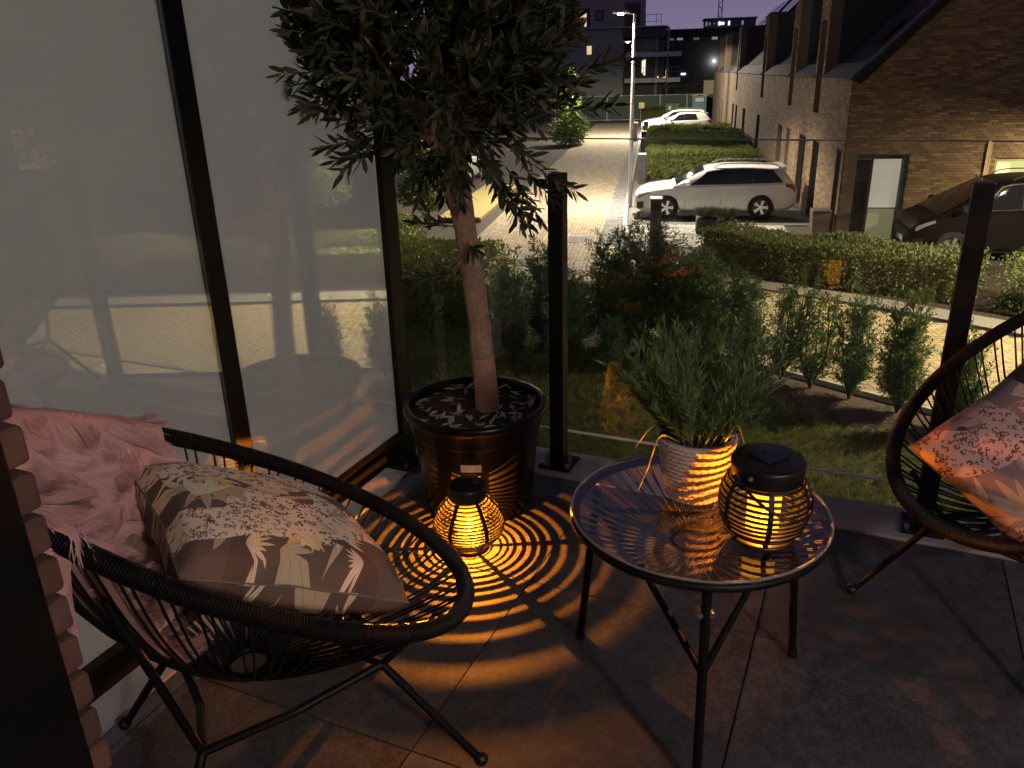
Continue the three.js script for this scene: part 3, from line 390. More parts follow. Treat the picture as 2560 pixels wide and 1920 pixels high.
// ================================================================ PLANT ON THE TABLE
{
  const P = thing('table_plant', 'bushy lavender plant in a pale woven pot on the glass table', 'potted plant'); put(P, V3(0.427, 0.5, -1.685));
  const H = 0.155, r0 = 0.058, r1 = 0.086, nu = 176, nv = 92, p = [], uv = [], idx = [];
  for (let j = 0; j <= nv; j++) for (let i = 0; i <= nu; i++) { const v = j / nv, a = i / nu * 6.28318, row = v * 14, col_ = i / nu * 30 + (Math.floor(row) % 2) * 0.5, e = Math.pow(Math.abs(Math.sin(row * Math.PI)), 0.6) * (0.35 + 0.65 * Math.pow(Math.abs(Math.sin(col_ * Math.PI)), 0.5)), R0 = lerp(r0, r1, Math.pow(v, 0.8)) + 0.007 * e; p.push(Math.cos(a) * R0, v * H, Math.sin(a) * R0); uv.push(i / nu, v); if (i && j) { const d = j * (nu + 1) + i; idx.push(d - nu - 2, d, d - nu - 1, d - nu - 2, d - 1, d); } }
  const g = new THREE.BufferGeometry(); g.setAttribute('position', new THREE.Float32BufferAttribute(p, 3)); g.setAttribute('uv', new THREE.Float32BufferAttribute(uv, 2)); g.setIndex(idx); g.computeVertexNormals();
  mesh('woven_pot', g, mat(0.56, 0.45, 0.42, 0.85), P); mesh('pot_lining', lathe([[0.001, 0.002], [r0, 0.002], [r1 - 0.002, H - 0.001], [r1 - 0.008, H + 0.002], [r1 - 0.012, H - 0.012], [0.001, H - 0.012]], 40), mat(0.45, 0.35, 0.32, 0.9), P);
  mesh('potting_soil', new THREE.CircleGeometry(r1 - 0.012, 32).rotateX(-Math.PI / 2).translate(0, H - 0.009, 0), MT.soil, P);
  const f = rand(91), L = new Leaves(), st = [];
  for (let k = 0; k < 130; k++) { const a = f() * 6.28, r = 0.066 * Math.sqrt(f()), lean = 0.1 + 0.6 * (r / 0.066) * f() + 0.08 * f(), b = a + (f() - 0.5) * 0.8, len = 0.125 + 0.145 * f(), o = V3(Math.cos(a) * r, H - 0.01, Math.sin(a) * r), d = V3(Math.cos(b) * lean, 1, Math.sin(b) * lean).normalize(), at = (t) => o.clone().addScaledVector(d, len * t).add(V3(Math.cos(b) * 0.03 * t * t, -0.01 * t * t, Math.sin(b) * 0.03 * t * t)); st.push(taper([at(0), at(0.5), at(1)], [0.0014, 0.0011, 0.0008], 4));
    for (let t = 0.12; t < 1.0; t += 0.03) { for (let m = 0; m < 2; m++) { const h = rdir(f); h.addScaledVector(d, -h.dot(d)).normalize(); const dir = d.clone().multiplyScalar(0.9).addScaledVector(h, 0.55).normalize(), s = 0.7 + 0.6 * f(); L.leaf(at(t), dir, rdir(f), 0.022 + 0.022 * f(), 0.0026 + 0.0012 * f(), 0.2, [s * 0.9, s, s * 0.85]); } } if (f() < 0.3) for (let m = 0; m < 8; m++) L.leaf(at(0.93 + 0.01 * m), d.clone().addScaledVector(rdir(f), 0.6).normalize(), rdir(f), 0.012, 0.005, 0.3, [1.6, 1.45, 1.35]); }
  stuff(mesh('stem_mass', merge(st), mat(0.1, 0.13, 0.06, 0.85), P)); stuff(mesh('foliage', L.build(), mat(0.14, 0.215, 0.075, 0.8, { vertexColors: true, transmission: 0.15, thickness: 0 }), P));
  const ym = mat(0.62, 0.46, 0.08, 0.8); const dry = [[V3(-0.05, H, 0.04), V3(-0.1, H + 0.03, 0.07), V3(-0.13, H - 0.03, 0.1), V3(-0.155, H - 0.075, 0.125)], [V3(-0.04, H, -0.05), V3(-0.11, H + 0.03, 0.02), V3(-0.15, H - 0.01, 0.04)], [V3(0.06, H, 0.03), V3(0.075, H + 0.03, 0.05), V3(0.09, H + 0.05, 0.06)], [V3(0.05, H, 0.05), V3(0.07, H + 0.05, 0.07), V3(0.08, H + 0.02, 0.1)]];
  for (const q of dry) { const s = mesh('dry_stalk', taper(q, [0.0022, 0.002, 0.0024, 0.0012], 6), ym, P); }
}
// ================================================================ GROUND, STREET, LANE, GARDEN
const paverBump = rep(fineTex, 1, 1);
const LO = V3(3.38, 0, -11.52), e1 = V3(0.664, 0, 0.748), e2 = V3(0.748, 0, -0.664), LA = -Math.atan2(0.748, 0.664);
const toST = (x, z) => [x * sU.x + z * sU.z, x * sV.x + z * sV.z];
function pavers(name, parent, list, w, h, d, colors, single, rot) { // list of [x, z, turn]
  const eye = camera.position; list.sort((a, b) => Math.hypot(a[0] - eye.x, a[1] - eye.z) - Math.hypot(b[0] - eye.x, b[1] - eye.z));
  const f = rand(5), geo = box(w, h, d), ms = colors.map((c) => mat(...c, 0.85, { bumpMap: paverBump, bumpScale: 0.003 }));
  list.slice(0, single).forEach(([x, z, a]) => { const m = mesh(name, geo, ms[f() * ms.length | 0], parent); m.position.set(x, GROUND - h / 2 + 0.003 * (f() - 0.5), z); m.rotation.y = a; });
  const rest = list.slice(single); if (!rest.length) return; const im = new THREE.InstancedMesh(geo, mat(1, 1, 1, 0.85, { bumpMap: paverBump, bumpScale: 0.003 }), rest.length); im.name = name + '_field'; stuff(im);
  rest.forEach(([x, z, a], i) => { M4.makeRotationY(a); M4.setPosition(x, GROUND - h / 2 + 0.003 * (f() - 0.5), z); im.setMatrixAt(i, M4); const c = colors[f() * colors.length | 0], k = 0.85 + 0.3 * f(); im.setColorAt(i, col(c[0] * k, c[1] * k, c[2] * k)); }); parent.add(im);
}
{
  const ground = structure('ground', 'dark open ground reaching to the horizon', 'ground');
  mesh('earth', new THREE.PlaneGeometry(900, 900).rotateX(-Math.PI / 2).translate(0, GROUND - 0.09, 0), mat(0.05, 0.048, 0.04, 0.95, { bumpMap: rep(grainTex, 90, 90), bumpScale: 0.05 }), ground);

  const street = structure('street', 'pale yellow paved street with straight joints', 'street');
  const bed = (pts, y, m, name, parent) => { const s = new THREE.Shape(pts.map(([a, b]) => { const p = S(a, b); return new THREE.Vector2(p.x, -p.z); })); return mesh(name, new THREE.ShapeGeometry(s).rotateX(-Math.PI / 2).translate(0, y, 0), m, parent); };
  bed([[-9, 9], [14, 4], [14, 76], [-9, 76]], GROUND - 0.022, mat(0.06, 0.05, 0.036, 0.95, { bumpMap: rep(grainTex, 0.5, 0.5), bumpScale: 0.01 }), 'sand_bed', street);
  const list = []; for (let i = 0; i < 33; i++) for (let t = 14; t < 70; t += 0.205) { const s = -4.6 + i * 0.1025, tt = t + (i % 2) * 0.1; const p = S(s, tt); const q = p.clone().sub(LO); if (q.dot(e2) < 0.1) continue; list.push([p.x, p.z, SA]); }
  pavers('paver', street, list, 0.087, 0.06, 0.192, [[0.31, 0.25, 0.165], [0.27, 0.215, 0.145], [0.35, 0.29, 0.2], [0.29, 0.245, 0.175]], 150);
  // grey gutter, four stones wide, swinging round into the lane
  const gut = new THREE.CatmullRomCurve3([S(-1.08, 72), S(-1.08, 50), S(-1.08, 30), S(-1.05, 25), S(-1.02, 23), S(-0.88, 21), S(-0.55, 19.3), S(0.05, 18.0), S(1.0, 16.7)], false, 'centripetal'), gl = [], n = Math.floor(gut.getLength() / 0.2);
  for (let i = 0; i < n; i++) { const u = i / n, p = gut.getPointAt(u), t = gut.getTangentAt(u), a = Math.atan2(t.x, t.z); for (let k = 0; k < 4; k++) { const o = (k - 1.5) * 0.125; gl.push([p.x - t.z * -o * 1 , p.z - t.x * o, a]); } }
  pavers('gutter_stone', street, gl, 0.12, 0.066, 0.194, [[0.13, 0.13, 0.132], [0.155, 0.155, 0.152], [0.105, 0.105, 0.11]], 60);
  const kerbM = mat(0.42, 0.39, 0.33, 0.9, { bumpMap: rep(fineTex, 1, 1), bumpScale: 0.003 });
  const kerbLine = (name, pts, w, h, m, L = 1.0) => { const c = new THREE.CatmullRomCurve3(pts, false, 'centripetal'), k = Math.round(c.getLength() / L); for (let i = 0; i < k; i++) { const a = c.getPointAt(i / k), b = c.getPointAt((i + 1) / k), d = b.clone().sub(a), g = box(w, h, d.length() - 0.008); const s = mesh(name, g, m, street); s.position.set((a.x + b.x) / 2, GROUND + h / 2 - 0.03, (a.z + b.z) / 2); s.rotation.y = Math.atan2(d.x, d.z); } };
  kerbLine('kerb', [S(-0.74, 70), S(-0.74, 50), S(-0.74, 27), S(-0.72, 24.5), S(-0.62, 22.2), S(-0.38, 20.5), S(0.05, 19.2), S(0.7, 18.1)], 0.12, 0.1, kerbM);
  // wide grey kerb band along the far side of the lane
  kerbLine('kerb_slab', [V3(3.95, 0, -17.55), V3(4.85, 0, -16.2), V3(5.9, 0, -15.15), V3(6.87, 0, -14.3), V3(7.83, 0, -13.2), V3(9.6, 0, -11.2), V3(12, 0, -8.5), V3(16.5, 0, -3.5)], 0.62, 0.07, mat(0.24, 0.225, 0.19, 0.9, { bumpMap: rep(fineTex, 2, 2), bumpScale: 0.004 }), 1.0);
  kerbLine('edging_stone', [LO.clone().addScaledVector(e1, -3.6), LO.clone(), LO.clone().addScaledVector(e1, 4), LO.clone().addScaledVector(e1, 17)], 0.07, 0.1, kerbM);

  const lane = structure('lane', 'yellow herringbone paved lane behind the young shrubs', 'lane');
  const hl = [], c45 = Math.SQRT1_2, W = 0.105; for (let i = -130; i < 160; i++) for (let j = -160; j < 130; j++) { const m = ((i - j) % 4 + 4) % 4; if (m !== 0 && m !== 3) continue; const h = m === 0, gx = (i + (h ? 1 : 0.5)) * W, gy = (j + (h ? 0.5 : 1)) * W, a = (gx - gy) * c45, b = (gx + gy) * c45; const x = LO.x + e1.x * a + e2.x * b, z = LO.z + e1.z * a + e2.z * b, [s, t] = toST(x, z); if (b < 0.12 || a < -8 || a > 17 || b > (a < -3 ? 5.2 : 4.0) || (s < -1.25 && t > 14)) continue; if (a < -3 && b > 4.05 + 0 && s > -0.3) continue; hl.push([x, z, LA + (h ? Math.PI / 4 : -Math.PI / 4) ]); }
  pavers('lane_paver', lane, hl, 0.2, 0.06, 0.098, [[0.4, 0.315, 0.17], [0.44, 0.345, 0.19], [0.36, 0.28, 0.15], [0.42, 0.345, 0.215]], 300);

  const drive = structure('driveway', 'dark paved driveway strips beside pale gravel', 'driveway');
  const dm = mat(0.1, 0.097, 0.095, 0.9, { bumpMap: rep(fineTex, 1, 1), bumpScale: 0.004 });
  const slab = (s0, s1, t0, t1, y, m, name) => { const p = S((s0 + s1) / 2, (t0 + t1) / 2, y); const o = mesh(name, box(s1 - s0, 0.05, t1 - t0), m, drive); o.position.copy(p); o.rotation.y = SA; };
  slab(-0.62, 4.5, 23.35, 33.0, -0.02, dm, 'paved_strip'); slab(-0.6, 4.5, 51.5, 62, -0.02, dm, 'paved_strip'); slab(-0.4, 4.5, 20.3, 21.7, -0.022, mat(0.25, 0.24, 0.22, 0.9), 'paved_strip');
  for (const [s, t] of [[0.55, 22.9], [1.95, 23.0], [0.95, 21.95], [2.9, 22.9]]) { const o = mesh('stepping_slab', box(0.55, 0.05, 0.22), mat(0.2, 0.18, 0.15, 0.9), drive); o.position.copy(S(s, t, 0.005)); o.rotation.y = SA; }
  { const f = rand(61), st = new THREE.IcosahedronGeometry(0.024, 0), k = 9000, im = new THREE.InstancedMesh(st, mat(1, 1, 1, 0.85), k); im.name = 'gravel'; im.userData = { kind: 'stuff', label: 'white gravel strip in front of the white station wagon', category: 'gravel' };
    for (let i = 0; i < k; i++) { const p = S(lerp(-0.45, 3.7, f()), lerp(21.72, 23.32, f()), -0.006 + 0.012 * f()), s = 0.6 + 0.8 * f(); M4.compose(p, Q.setFromEuler(EU.set(f() * 6, f() * 6, f() * 6)), V3(s, s * 0.7, s)); im.setMatrixAt(i, M4); const c = 0.45 + 0.4 * f(); im.setColorAt(i, col(c, c * 0.98, c * 0.93)); } scene.add(im);
    slab(-0.46, 3.72, 21.71, 23.33, -0.035, mat(0.45, 0.43, 0.4, 0.95), 'gravel_bed'); }
  // metal drain gratings
  const drain = (x, z, a, w, l, label) => { const g = thing('drain_grate', label, 'drain', 'cast iron drain grates'); put(g, V3(x, GROUND + 0.004, z), a); const m = mat(0.09, 0.075, 0.075, 0.6, { metalness: 0.5 }); mesh('rim', merge([box(w, 0.014, 0.04, 0, 0, l / 2 - 0.02), box(w, 0.014, 0.04, 0, 0, -l / 2 + 0.02), box(0.04, 0.014, l - 0.08, w / 2 - 0.02, 0, 0), box(0.04, 0.014, l - 0.08, -w / 2 + 0.02, 0, 0)]), m, g); mesh('pit', box(w - 0.08, 0.004, l - 0.08, 0, -0.002, 0), mat(0.01, 0.01, 0.01, 0.9), g); const n = Math.round((w - 0.1) / 0.06); for (let i = 0; i < n; i++) mesh('slot_bar', box(0.03, 0.012, l - 0.08, -w / 2 + 0.08 + i * (w - 0.16) / (n - 1), 0, 0), m, g); };
  { const p = S(-1.75, 21.2); drain(p.x, p.z, SA, 0.75, 0.75, 'iron drain grate in the yellow street beside the grey gutter'); const q = S(-3.15, 18.4); drain(q.x, q.z, SA, 0.7, 0.7, 'iron drain grate in the street behind the olive trunk'); const r = LO.clone().addScaledVector(e1, 5.4).addScaledVector(e2, 2.1); drain(r.x, r.z, LA, 0.9, 0.6, 'wide iron drain grate in the herringbone lane'); }

  const soil = structure('garden_bed', 'bare brown soil strip under the young shrubs', 'soil');
  const poly = (pts, y, m, name, parent, seg = 60) => { const s = new THREE.Shape(pts.map((p) => new THREE.Vector2(p.x, -p.z))); return mesh(name, new THREE.ShapeGeometry(s).rotateX(-Math.PI / 2).translate(0, y, 0), m, parent); };
  const edge = (k, off = 0) => LO.clone().addScaledVector(e1, k).addScaledVector(e2, off);
  poly([edge(-9, -0.03), edge(18, -0.03), edge(18, -9), edge(-9, -16)], GROUND - 0.004, mat(0.075, 0.052, 0.032, 0.98, { bumpMap: rep(grainTex, 0.6, 0.6), bumpScale: 0.05 }), 'earth', soil);
  poly([V3(3.2, 0, -18.8), V3(4.9, 0, -16.0), V3(6.9, 0, -14.1), V3(8.2, 0, -12.9), V3(12, 0, -8.6), V3(17, 0, -3.2), V3(20, 0, -6), V3(9.2, 0, -18.3), V3(5, 0, -19.4)], GROUND + 0.01, MT.soil, 'earth', soil);
  // lawn between balcony and shrubs
  { const f = rand(71), L = new Leaves(); for (let i = 0; i < 5; i++) { const d = V3((f() - 0.5) * 0.9, 1, (f() - 0.5) * 0.9).normalize(); L.leaf(V3((f() - 0.5) * 0.04, 0, (f() - 0.5) * 0.04), d, rdir(f), 0.05 + 0.05 * f(), 0.007, 0.1); }
    const k = 52000, im = new THREE.InstancedMesh(L.build(), mat(1, 1, 1, 0.8, { transmission: 0.2, thickness: 0 }), k); im.name = 'lawn'; im.userData = { kind: 'stuff', label: 'short mown lawn between the balcony ledge and the shrubs', category: 'lawn' };
    let c = 0; while (c < k) { const a = lerp(-5, 9, f()), b = lerp(-7.5, -0.95, Math.pow(f(), 0.8)), wob = 0.35 * (fbm(a * 1.3 + 40, 3, 3) - 0.5) + 0.12 * (f() - 0.5); if (b > -1.1 + wob) { continue; } const x = LO.x + e1.x * a + e2.x * b, z = LO.z + e1.z * a + e2.z * b; const v = x * bV.x + z * bV.z; if (v < 2.4) continue; const s = 0.6 + 0.6 * f(); M4.compose(V3(x, GROUND, z), Q.setFromEuler(EU.set(0, f() * 6.3, 0)), V3(s, s * (0.6 + 0.8 * fbm(x * 2 + 30, z * 2 + 50, 2)), s)); im.setMatrixAt(c, M4); const h = fbm(x * 3 + 9, z * 3 + 80, 3), q = 0.75 + 0.5 * f(); im.setColorAt(c, col((0.15 + 0.08 * h) * q, (0.215 + 0.05 * h) * q, 0.04 * q)); c++; } scene.add(im); }
}
// ================================================================ SHRUBS AND HEDGES
function shrubGeo(seed, dense) { // upright conifer: many rising twigs feathered with short needles
  const f = rand(seed), L = new Leaves(), W = [], H = 1;
  const stems = 5 + (f() * 3 | 0);
  for (let s = 0; s < stems; s++) { const a = s / stems * 6.28 + f(), top = V3(Math.cos(a) * 0.2 * f(), 0.7 + 0.3 * f(), Math.sin(a) * 0.2 * f()), mid = V3(Math.cos(a) * 0.13, 0.35, Math.sin(a) * 0.13), c = new THREE.CatmullRomCurve3([V3(0, 0, 0), mid, top]); W.push(taper([V3(0, 0, 0), mid, top], [0.012, 0.008, 0.003], 5));
    const nb = Math.round(24 * dense); for (let k = 0; k < nb; k++) { const t = 0.05 + 0.95 * (k + f()) / nb, o = c.getPoint(t), b = f() * 6.28, d = V3(Math.cos(b) * (0.7 + 0.3 * f()), 0.45 + 0.8 * f(), Math.sin(b) * (0.7 + 0.3 * f())).normalize(), len = (0.12 + 0.14 * f()) * (1.25 - 0.6 * t); W.push(bar(o, o.clone().addScaledVector(d, len), 0.002, 3));
      const sub = 4; for (let m = 0; m < sub; m++) { const o2 = o.clone().addScaledVector(d, len * (0.25 + 0.75 * m / sub)), d2 = d.clone().addScaledVector(rdir(f), 0.65).normalize(), l2 = len * (0.35 + 0.35 * f()); for (let q = 0; q < 9; q++) { const o3 = o2.clone().addScaledVector(d2, l2 * q / 8), hh = rdir(f), dir = d2.clone().multiplyScalar(0.7).addScaledVector(hh, 0.7).normalize(), s2 = 0.7 + 0.6 * f(); L.leaf(o3, dir, rdir(f), 0.034 + 0.024 * f(), 0.011, 0.15, [s2, s2, s2 * 0.9]); } } } }
  return [L.build(), merge(W)];
}
const shrubM = mat(0.12, 0.215, 0.058, 0.7, { vertexColors: true, transmission: 0.42, thickness: 0 }), woodM = mat(0.07, 0.05, 0.035, 0.9);
{
  const proto = [[301, 1.9], [302, 1.2], [303, 1.5], [304, 1.0]].map(([s, d]) => shrubGeo(s, d));
  // dark dense row close to the street, then thinner young plants along the lane edging
  const P = (k, off) => LO.clone().addScaledVector(e1, k).addScaledVector(e2, off);
  const spots = []; const f = rand(88);
  for (const [x, z, h, g] of [[0.05, -13.0, 1.35, 2], [0.55, -12.6, 1.75, 0], [1.1, -12.4, 1.55, 2], [1.62, -12.75, 1.7, 0], [1.75, -12.0, 1.5, 0], [2.22, -12.55, 1.85, 0], [2.6, -12.0, 1.75, 0], [2.95, -12.6, 1.8, 2], [3.05, -11.75, 1.65, 2], [0.0, -11.6, 1.15, 2], [0.8, -11.4, 1.2, 0], [1.45, -11.2, 1.0, 2]]) spots.push([x, z, h, g, 1]);
  for (const [k, h, g] of [[0.3, 1.75, 2], [0.95, 1.55, 3], [1.42, 1.65, 3], [1.98, 1.6, 1], [2.62, 1.55, 0], [3.35, 1.4, 1], [4.0, 1.2, 3], [4.7, 1.25, 2], [5.5, 1.2, 1], [6.3, 1.2, 2]]) { const p = P(k, -0.25 + 0.12 * (f() - 0.5)); spots.push([p.x, p.z, h, g, 0]); }
  for (const [x, z, h, g, dark] of spots) { const t = thing('conifer_shrub', dark ? 'dense dark upright conifer shrub in the thicket before the street' : 'thin young conifer shrub planted along the lane edging', 'shrub', dark ? 'dense conifer shrubs before the street' : 'young shrubs along the lane'); put(t, V3(x, GROUND, z), f() * 6.28); const w = h * (dark ? 0.95 : 0.72); const sq = 0.85 + 0.35 * f(); t.scale.set(w * sq, h * (0.82 + 0.2 * f()), w * (2 - sq)); t.rotation.z = (f() - 0.5) * 0.12; stuff(mesh('foliage', proto[g][0], shrubM, t)); mesh('stem', proto[g][1], woodM, t); }
}
const hedgeCol = { yew: [0.14, 0.175, 0.055], bright: [0.2, 0.23, 0.045], light: [0.17, 0.22, 0.06] };
function hedge(label, path, width, height, count, c, leafL = 0.05, seed = 1, name = 'hedge', thru = 0.3) { // path: world points along the front foot
  const t = thing(name, label, 'hedge', undefined), curve = new THREE.CatmullRomCurve3(path, false, 'centripetal'), f = rand(seed), L = new Leaves(), o = path[0]; put(t, V3(o.x, GROUND, o.z));
  const core = []; const k = 24; for (let i = 1; i < k - 1; i++) { const a = curve.getPointAt(i / k), b = curve.getPointAt((i + 1) / k), d = b.clone().sub(a), n = V3(d.z, 0, -d.x).normalize(); const g = box(width * 0.6, height * 0.7, d.length() + 0.06, 0, 0, 0, 0, Math.atan2(d.x, d.z)); g.translate((a.x + b.x) / 2 + n.x * width / 2 - o.x, height * 0.36, (a.z + b.z) / 2 + n.z * width / 2 - o.z); core.push(g); }
  mesh('branch_core', merge(core), mat(...c, 0.9), t);
  for (let i = 0; i < count; i++) { const u = f(), p = curve.getPointAt(u), d = curve.getTangentAt(u), n = V3(d.z, 0, -d.x); let w, h; const r = f(), rough = 0.2 * (fbm(u * curve.getLength() * 2.2 + seed, r * 6, 3) - 0.5) ; if (r < 0.45) { w = f(); h = 1 - 0.12 * f() * f(); } else if (r < 0.9) { w = 0.1 * f() * f(); h = 0.06 + 0.94 * f(); } else { w = 1 - 0.1 * f(); h = f(); } if (u < 0.05 || u > 0.95) { w = f(); h = f(); }
    const q = V3(p.x + n.x * w * width - o.x, h * (height + 0.22 * (fbm(u * curve.getLength() * 0.9 + seed * 3, w * 1.5 + seed, 2) - 0.5)) + rough, p.z + n.z * w * width - o.z); if (w < 0.2) q.addScaledVector(n, rough); const out = V3(-n.x * (w < 0.2 ? 0.8 : w > 0.8 ? -0.8 : 0), h > 0.85 ? 0.9 : 0.35, -n.z * (w < 0.2 ? 0.8 : w > 0.8 ? -0.8 : 0)).addScaledVector(rdir(f), 0.9).normalize(); const s = 0.65 + 0.7 * f(); L.leaf(q, out, rdir(f), leafL * (0.7 + 0.6 * f()), leafL * 0.5, 0.2, [s * (0.9 + 0.3 * f()), s, s * 0.9]); }
  stuff(mesh('foliage', L.build(), mat(...c, 0.65, { vertexColors: true, transmission: thru, thickness: 0 }), t)); return t;
}
hedge('low clipped hedge between the lane and the brick gable', [V3(4.15, 0, -17.75), V3(5.1, 0, -16.4), V3(6.2, 0, -15.5), V3(7.4, 0, -14.75), V3(8.3, 0, -13.95)], 1.35, 0.82, 21000, hedgeCol.yew, 0.078, 3);
hedge('bright green hedge to the right of the chair and post', [V3(8.45, 0, -13.6), V3(9.4, 0, -12.5), V3(10.6, 0, -11.2), V3(13.2, 0, -8.2), V3(16.2, 0, -4.9)], 1.4, 0.95, 40000, hedgeCol.light, 0.06, 4);
hedge('lower front hedge beside the drive of the white station wagon', [S(-0.25, 33.9), S(2, 33.9), S(4.3, 33.9)], 3.2, 0.95, 15000, hedgeCol.light, 0.12, 5);
hedge('taller hedge behind the lower front hedge by the brick houses', [S(-0.3, 38.2), S(2, 38.2), S(4.4, 38.2)], 5.5, 1.15, 16000, hedgeCol.yew, 0.14, 6);
hedge('hedge strip directly before the white hatchback', [S(-0.4, 47.3), S(2, 47.3), S(4.4, 47.3)], 2.6, 1.0, 9000, hedgeCol.light, 0.14, 7);
hedge('yellow green leafy ground bushes on the left side of the street', [S(-8.5, 16.0), S(-6.4, 16.3), S(-5.0, 16.6)], 4.2, 0.8, 14000, hedgeCol.bright, 0.09, 8, 'hedge', 0.45);
hedge('yellow leaved bushes between the olive trunk and the corner post', [V3(-4.2, 0, -15.0), V3(-2.2, 0, -13.6), V3(-0.3, 0, -13.2)], 3.0, 0.95, 16000, hedgeCol.bright, 0.09, 18, 'hedge', 0.45);
hedge('dark hedge along the fence beyond the street end', [S(0.4, 82), S(3, 82), S(6.5, 82)], 1.2, 2.6, 5000, [0.05, 0.075, 0.03], 0.14, 9);
hedge('clipped box hedge beside the yellow sign', [S(-0.9, 72.3), S(0.4, 72.3), S(0.95, 72.3)], 1.0, 1.15, 2600, hedgeCol.yew, 0.11, 10);
function leafyTree(label, p, h, r, n, c, leafL, seed, trunkH) { const t = thing('leafy_tree', label, 'tree'), f = rand(seed), L = new Leaves(); put(t, p); mesh('trunk', taper([V3(0, 0, 0), V3(0.04, trunkH * 0.6, 0.02), V3(0, trunkH, 0)], [0.06, 0.045, 0.03], 8), woodM, t); const W = [], cl = [];
  for (let i = 0; i < 26; i++) { const d = rdir(f); d.y = d.y * 0.9; const q = V3(d.x * r * 0.75, trunkH + (h - trunkH) * (0.5 + 0.45 * d.y), d.z * r * 0.75); cl.push([q, r * (0.25 + 0.2 * f())]); W.push(taper([V3(0, trunkH * 0.9, 0), V3(q.x * 0.5, lerp(trunkH, q.y, 0.6), q.z * 0.5), q], [0.02, 0.012, 0.004], 5)); }
  mesh('limbs', merge(W), woodM, t).name = 'limb_mass'; for (let i = 0; i < n; i++) { const [q, s] = cl[f() * cl.length | 0], d = rdir(f), o = q.clone().addScaledVector(d, s * Math.cbrt(f())), k = 0.65 + 0.7 * f(); L.leaf(o, rdir(f).add(V3(0, -0.1, 0)).normalize(), rdir(f), leafL * (0.7 + 0.6 * f()), leafL * 0.55, 0.2, [k * (0.85 + 0.4 * f()), k, k * 0.8]); }
  stuff(mesh('crown', L.build(), mat(...c, 0.65, { vertexColors: true, transmission: 0.25, thickness: 0 }), t)); return t; }
leafyTree('young bushy tree with yellow green leaves left of the olive trunk', S(-6.3, 22.6), 2.6, 1.0, 7000, [0.13, 0.18, 0.035], 0.1, 41, 0.5);
leafyTree('slim bright green street tree beside the dark apartment wall', S(-5.6, 55), 4.4, 1.0, 4200, [0.16, 0.23, 0.04], 0.16, 42, 0.8);
leafyTree('low bright shrub at the corner of the street end', S(-4.9, 50), 1.5, 1.3, 3500, [0.14, 0.22, 0.04], 0.17, 43, 0.2);
leafyTree('slender young tree beside the lane, right of the balcony', V3(13.6, GROUND, -9.6), 3.6, 1.1, 5000, [0.1, 0.14, 0.045], 0.09, 44, 1.2);
leafyTree('round garden tree past the lane bend', V3(17.0, GROUND, -5.6), 3.8, 1.4, 6000, [0.1, 0.14, 0.045], 0.1, 45, 1.0);
// ================================================================ CARS
const pw = (pts) => (x) => { if (x <= pts[0][0]) return pts[0][1]; for (let i = 0; i + 1 < pts.length; i++) if (x <= pts[i + 1][0]) { const t = (x - pts[i][0]) / (pts[i + 1][0] - pts[i][0]), m = (j) => { const a = pts[Math.max(0, j - 1)], b = pts[Math.min(pts.length - 1, j + 1)]; return (b[1] - a[1]) / (b[0] - a[0] || 1); }, h = pts[i + 1][0] - pts[i][0], t2 = t * t, t3 = t2 * t; return (2 * t3 - 3 * t2 + 1) * pts[i][1] + (t3 - 2 * t2 + t) * h * m(i) + (-2 * t3 + 3 * t2) * pts[i + 1][1] + (t3 - t2) * h * m(i + 1); } return pts[pts.length - 1][1]; };
function loft(xs, section) { // section(x) -> ring of [z, y]; closed with end caps
  const p = [], idx = [], uv = []; let n = 0; xs.forEach((x, i) => { const s = section(x); n = s.length; s.forEach(([z, y]) => { p.push(x, y, z); uv.push(x, y); }); if (i) for (let k = 0; k < n; k++) { const a = (i - 1) * n + k, b = (i - 1) * n + (k + 1) % n; idx.push(a, a + n, b, b, a + n, b + n); } });
  for (const [i, flip] of [[0, 0], [xs.length - 1, 1]]) { const s = section(xs[i]), c = p.length / 3; let cy = 0; s.forEach((q) => { cy += q[1] / s.length; }); p.push(xs[i], cy, 0); uv.push(0, 0); for (let k = 0; k < n; k++) { const a = i * n + k, b = i * n + (k + 1) % n; flip ? idx.push(c, b, a) : idx.push(c, a, b); } }
  const g = new THREE.BufferGeometry(); g.setAttribute('position', new THREE.Float32BufferAttribute(p, 3)); g.setAttribute('uv', new THREE.Float32BufferAttribute(uv, 2)); g.setIndex(idx); g.computeVertexNormals(); return g;
}
function patch(nu, nv, f) { const p = [], uv = [], idx = []; for (let j = 0; j <= nv; j++) for (let i = 0; i <= nu; i++) { const q = f(i / nu, j / nv); p.push(q.x, q.y, q.z); uv.push(i / nu, j / nv); if (i && j) { const d = j * (nu + 1) + i; idx.push(d - nu - 2, d - nu - 1, d, d - nu - 2, d, d - 1); } } const g = new THREE.BufferGeometry(); g.setAttribute('position', new THREE.Float32BufferAttribute(p, 3)); g.setAttribute('uv', new THREE.Float32BufferAttribute(uv, 2)); g.setIndex(idx); g.computeVertexNormals(); return g; }
const tyreG = lathe([[0.2, -0.1], [0.3, -0.105], [0.325, -0.085], [0.33, -0.03], [0.33, 0.03], [0.325, 0.085], [0.3, 0.105], [0.2, 0.1]], 40).rotateX(Math.PI / 2), tyreM = mat(0.012, 0.012, 0.012, 0.85), alloyM = mat(0.62, 0.62, 0.63, 0.3, { metalness: 0.85 });
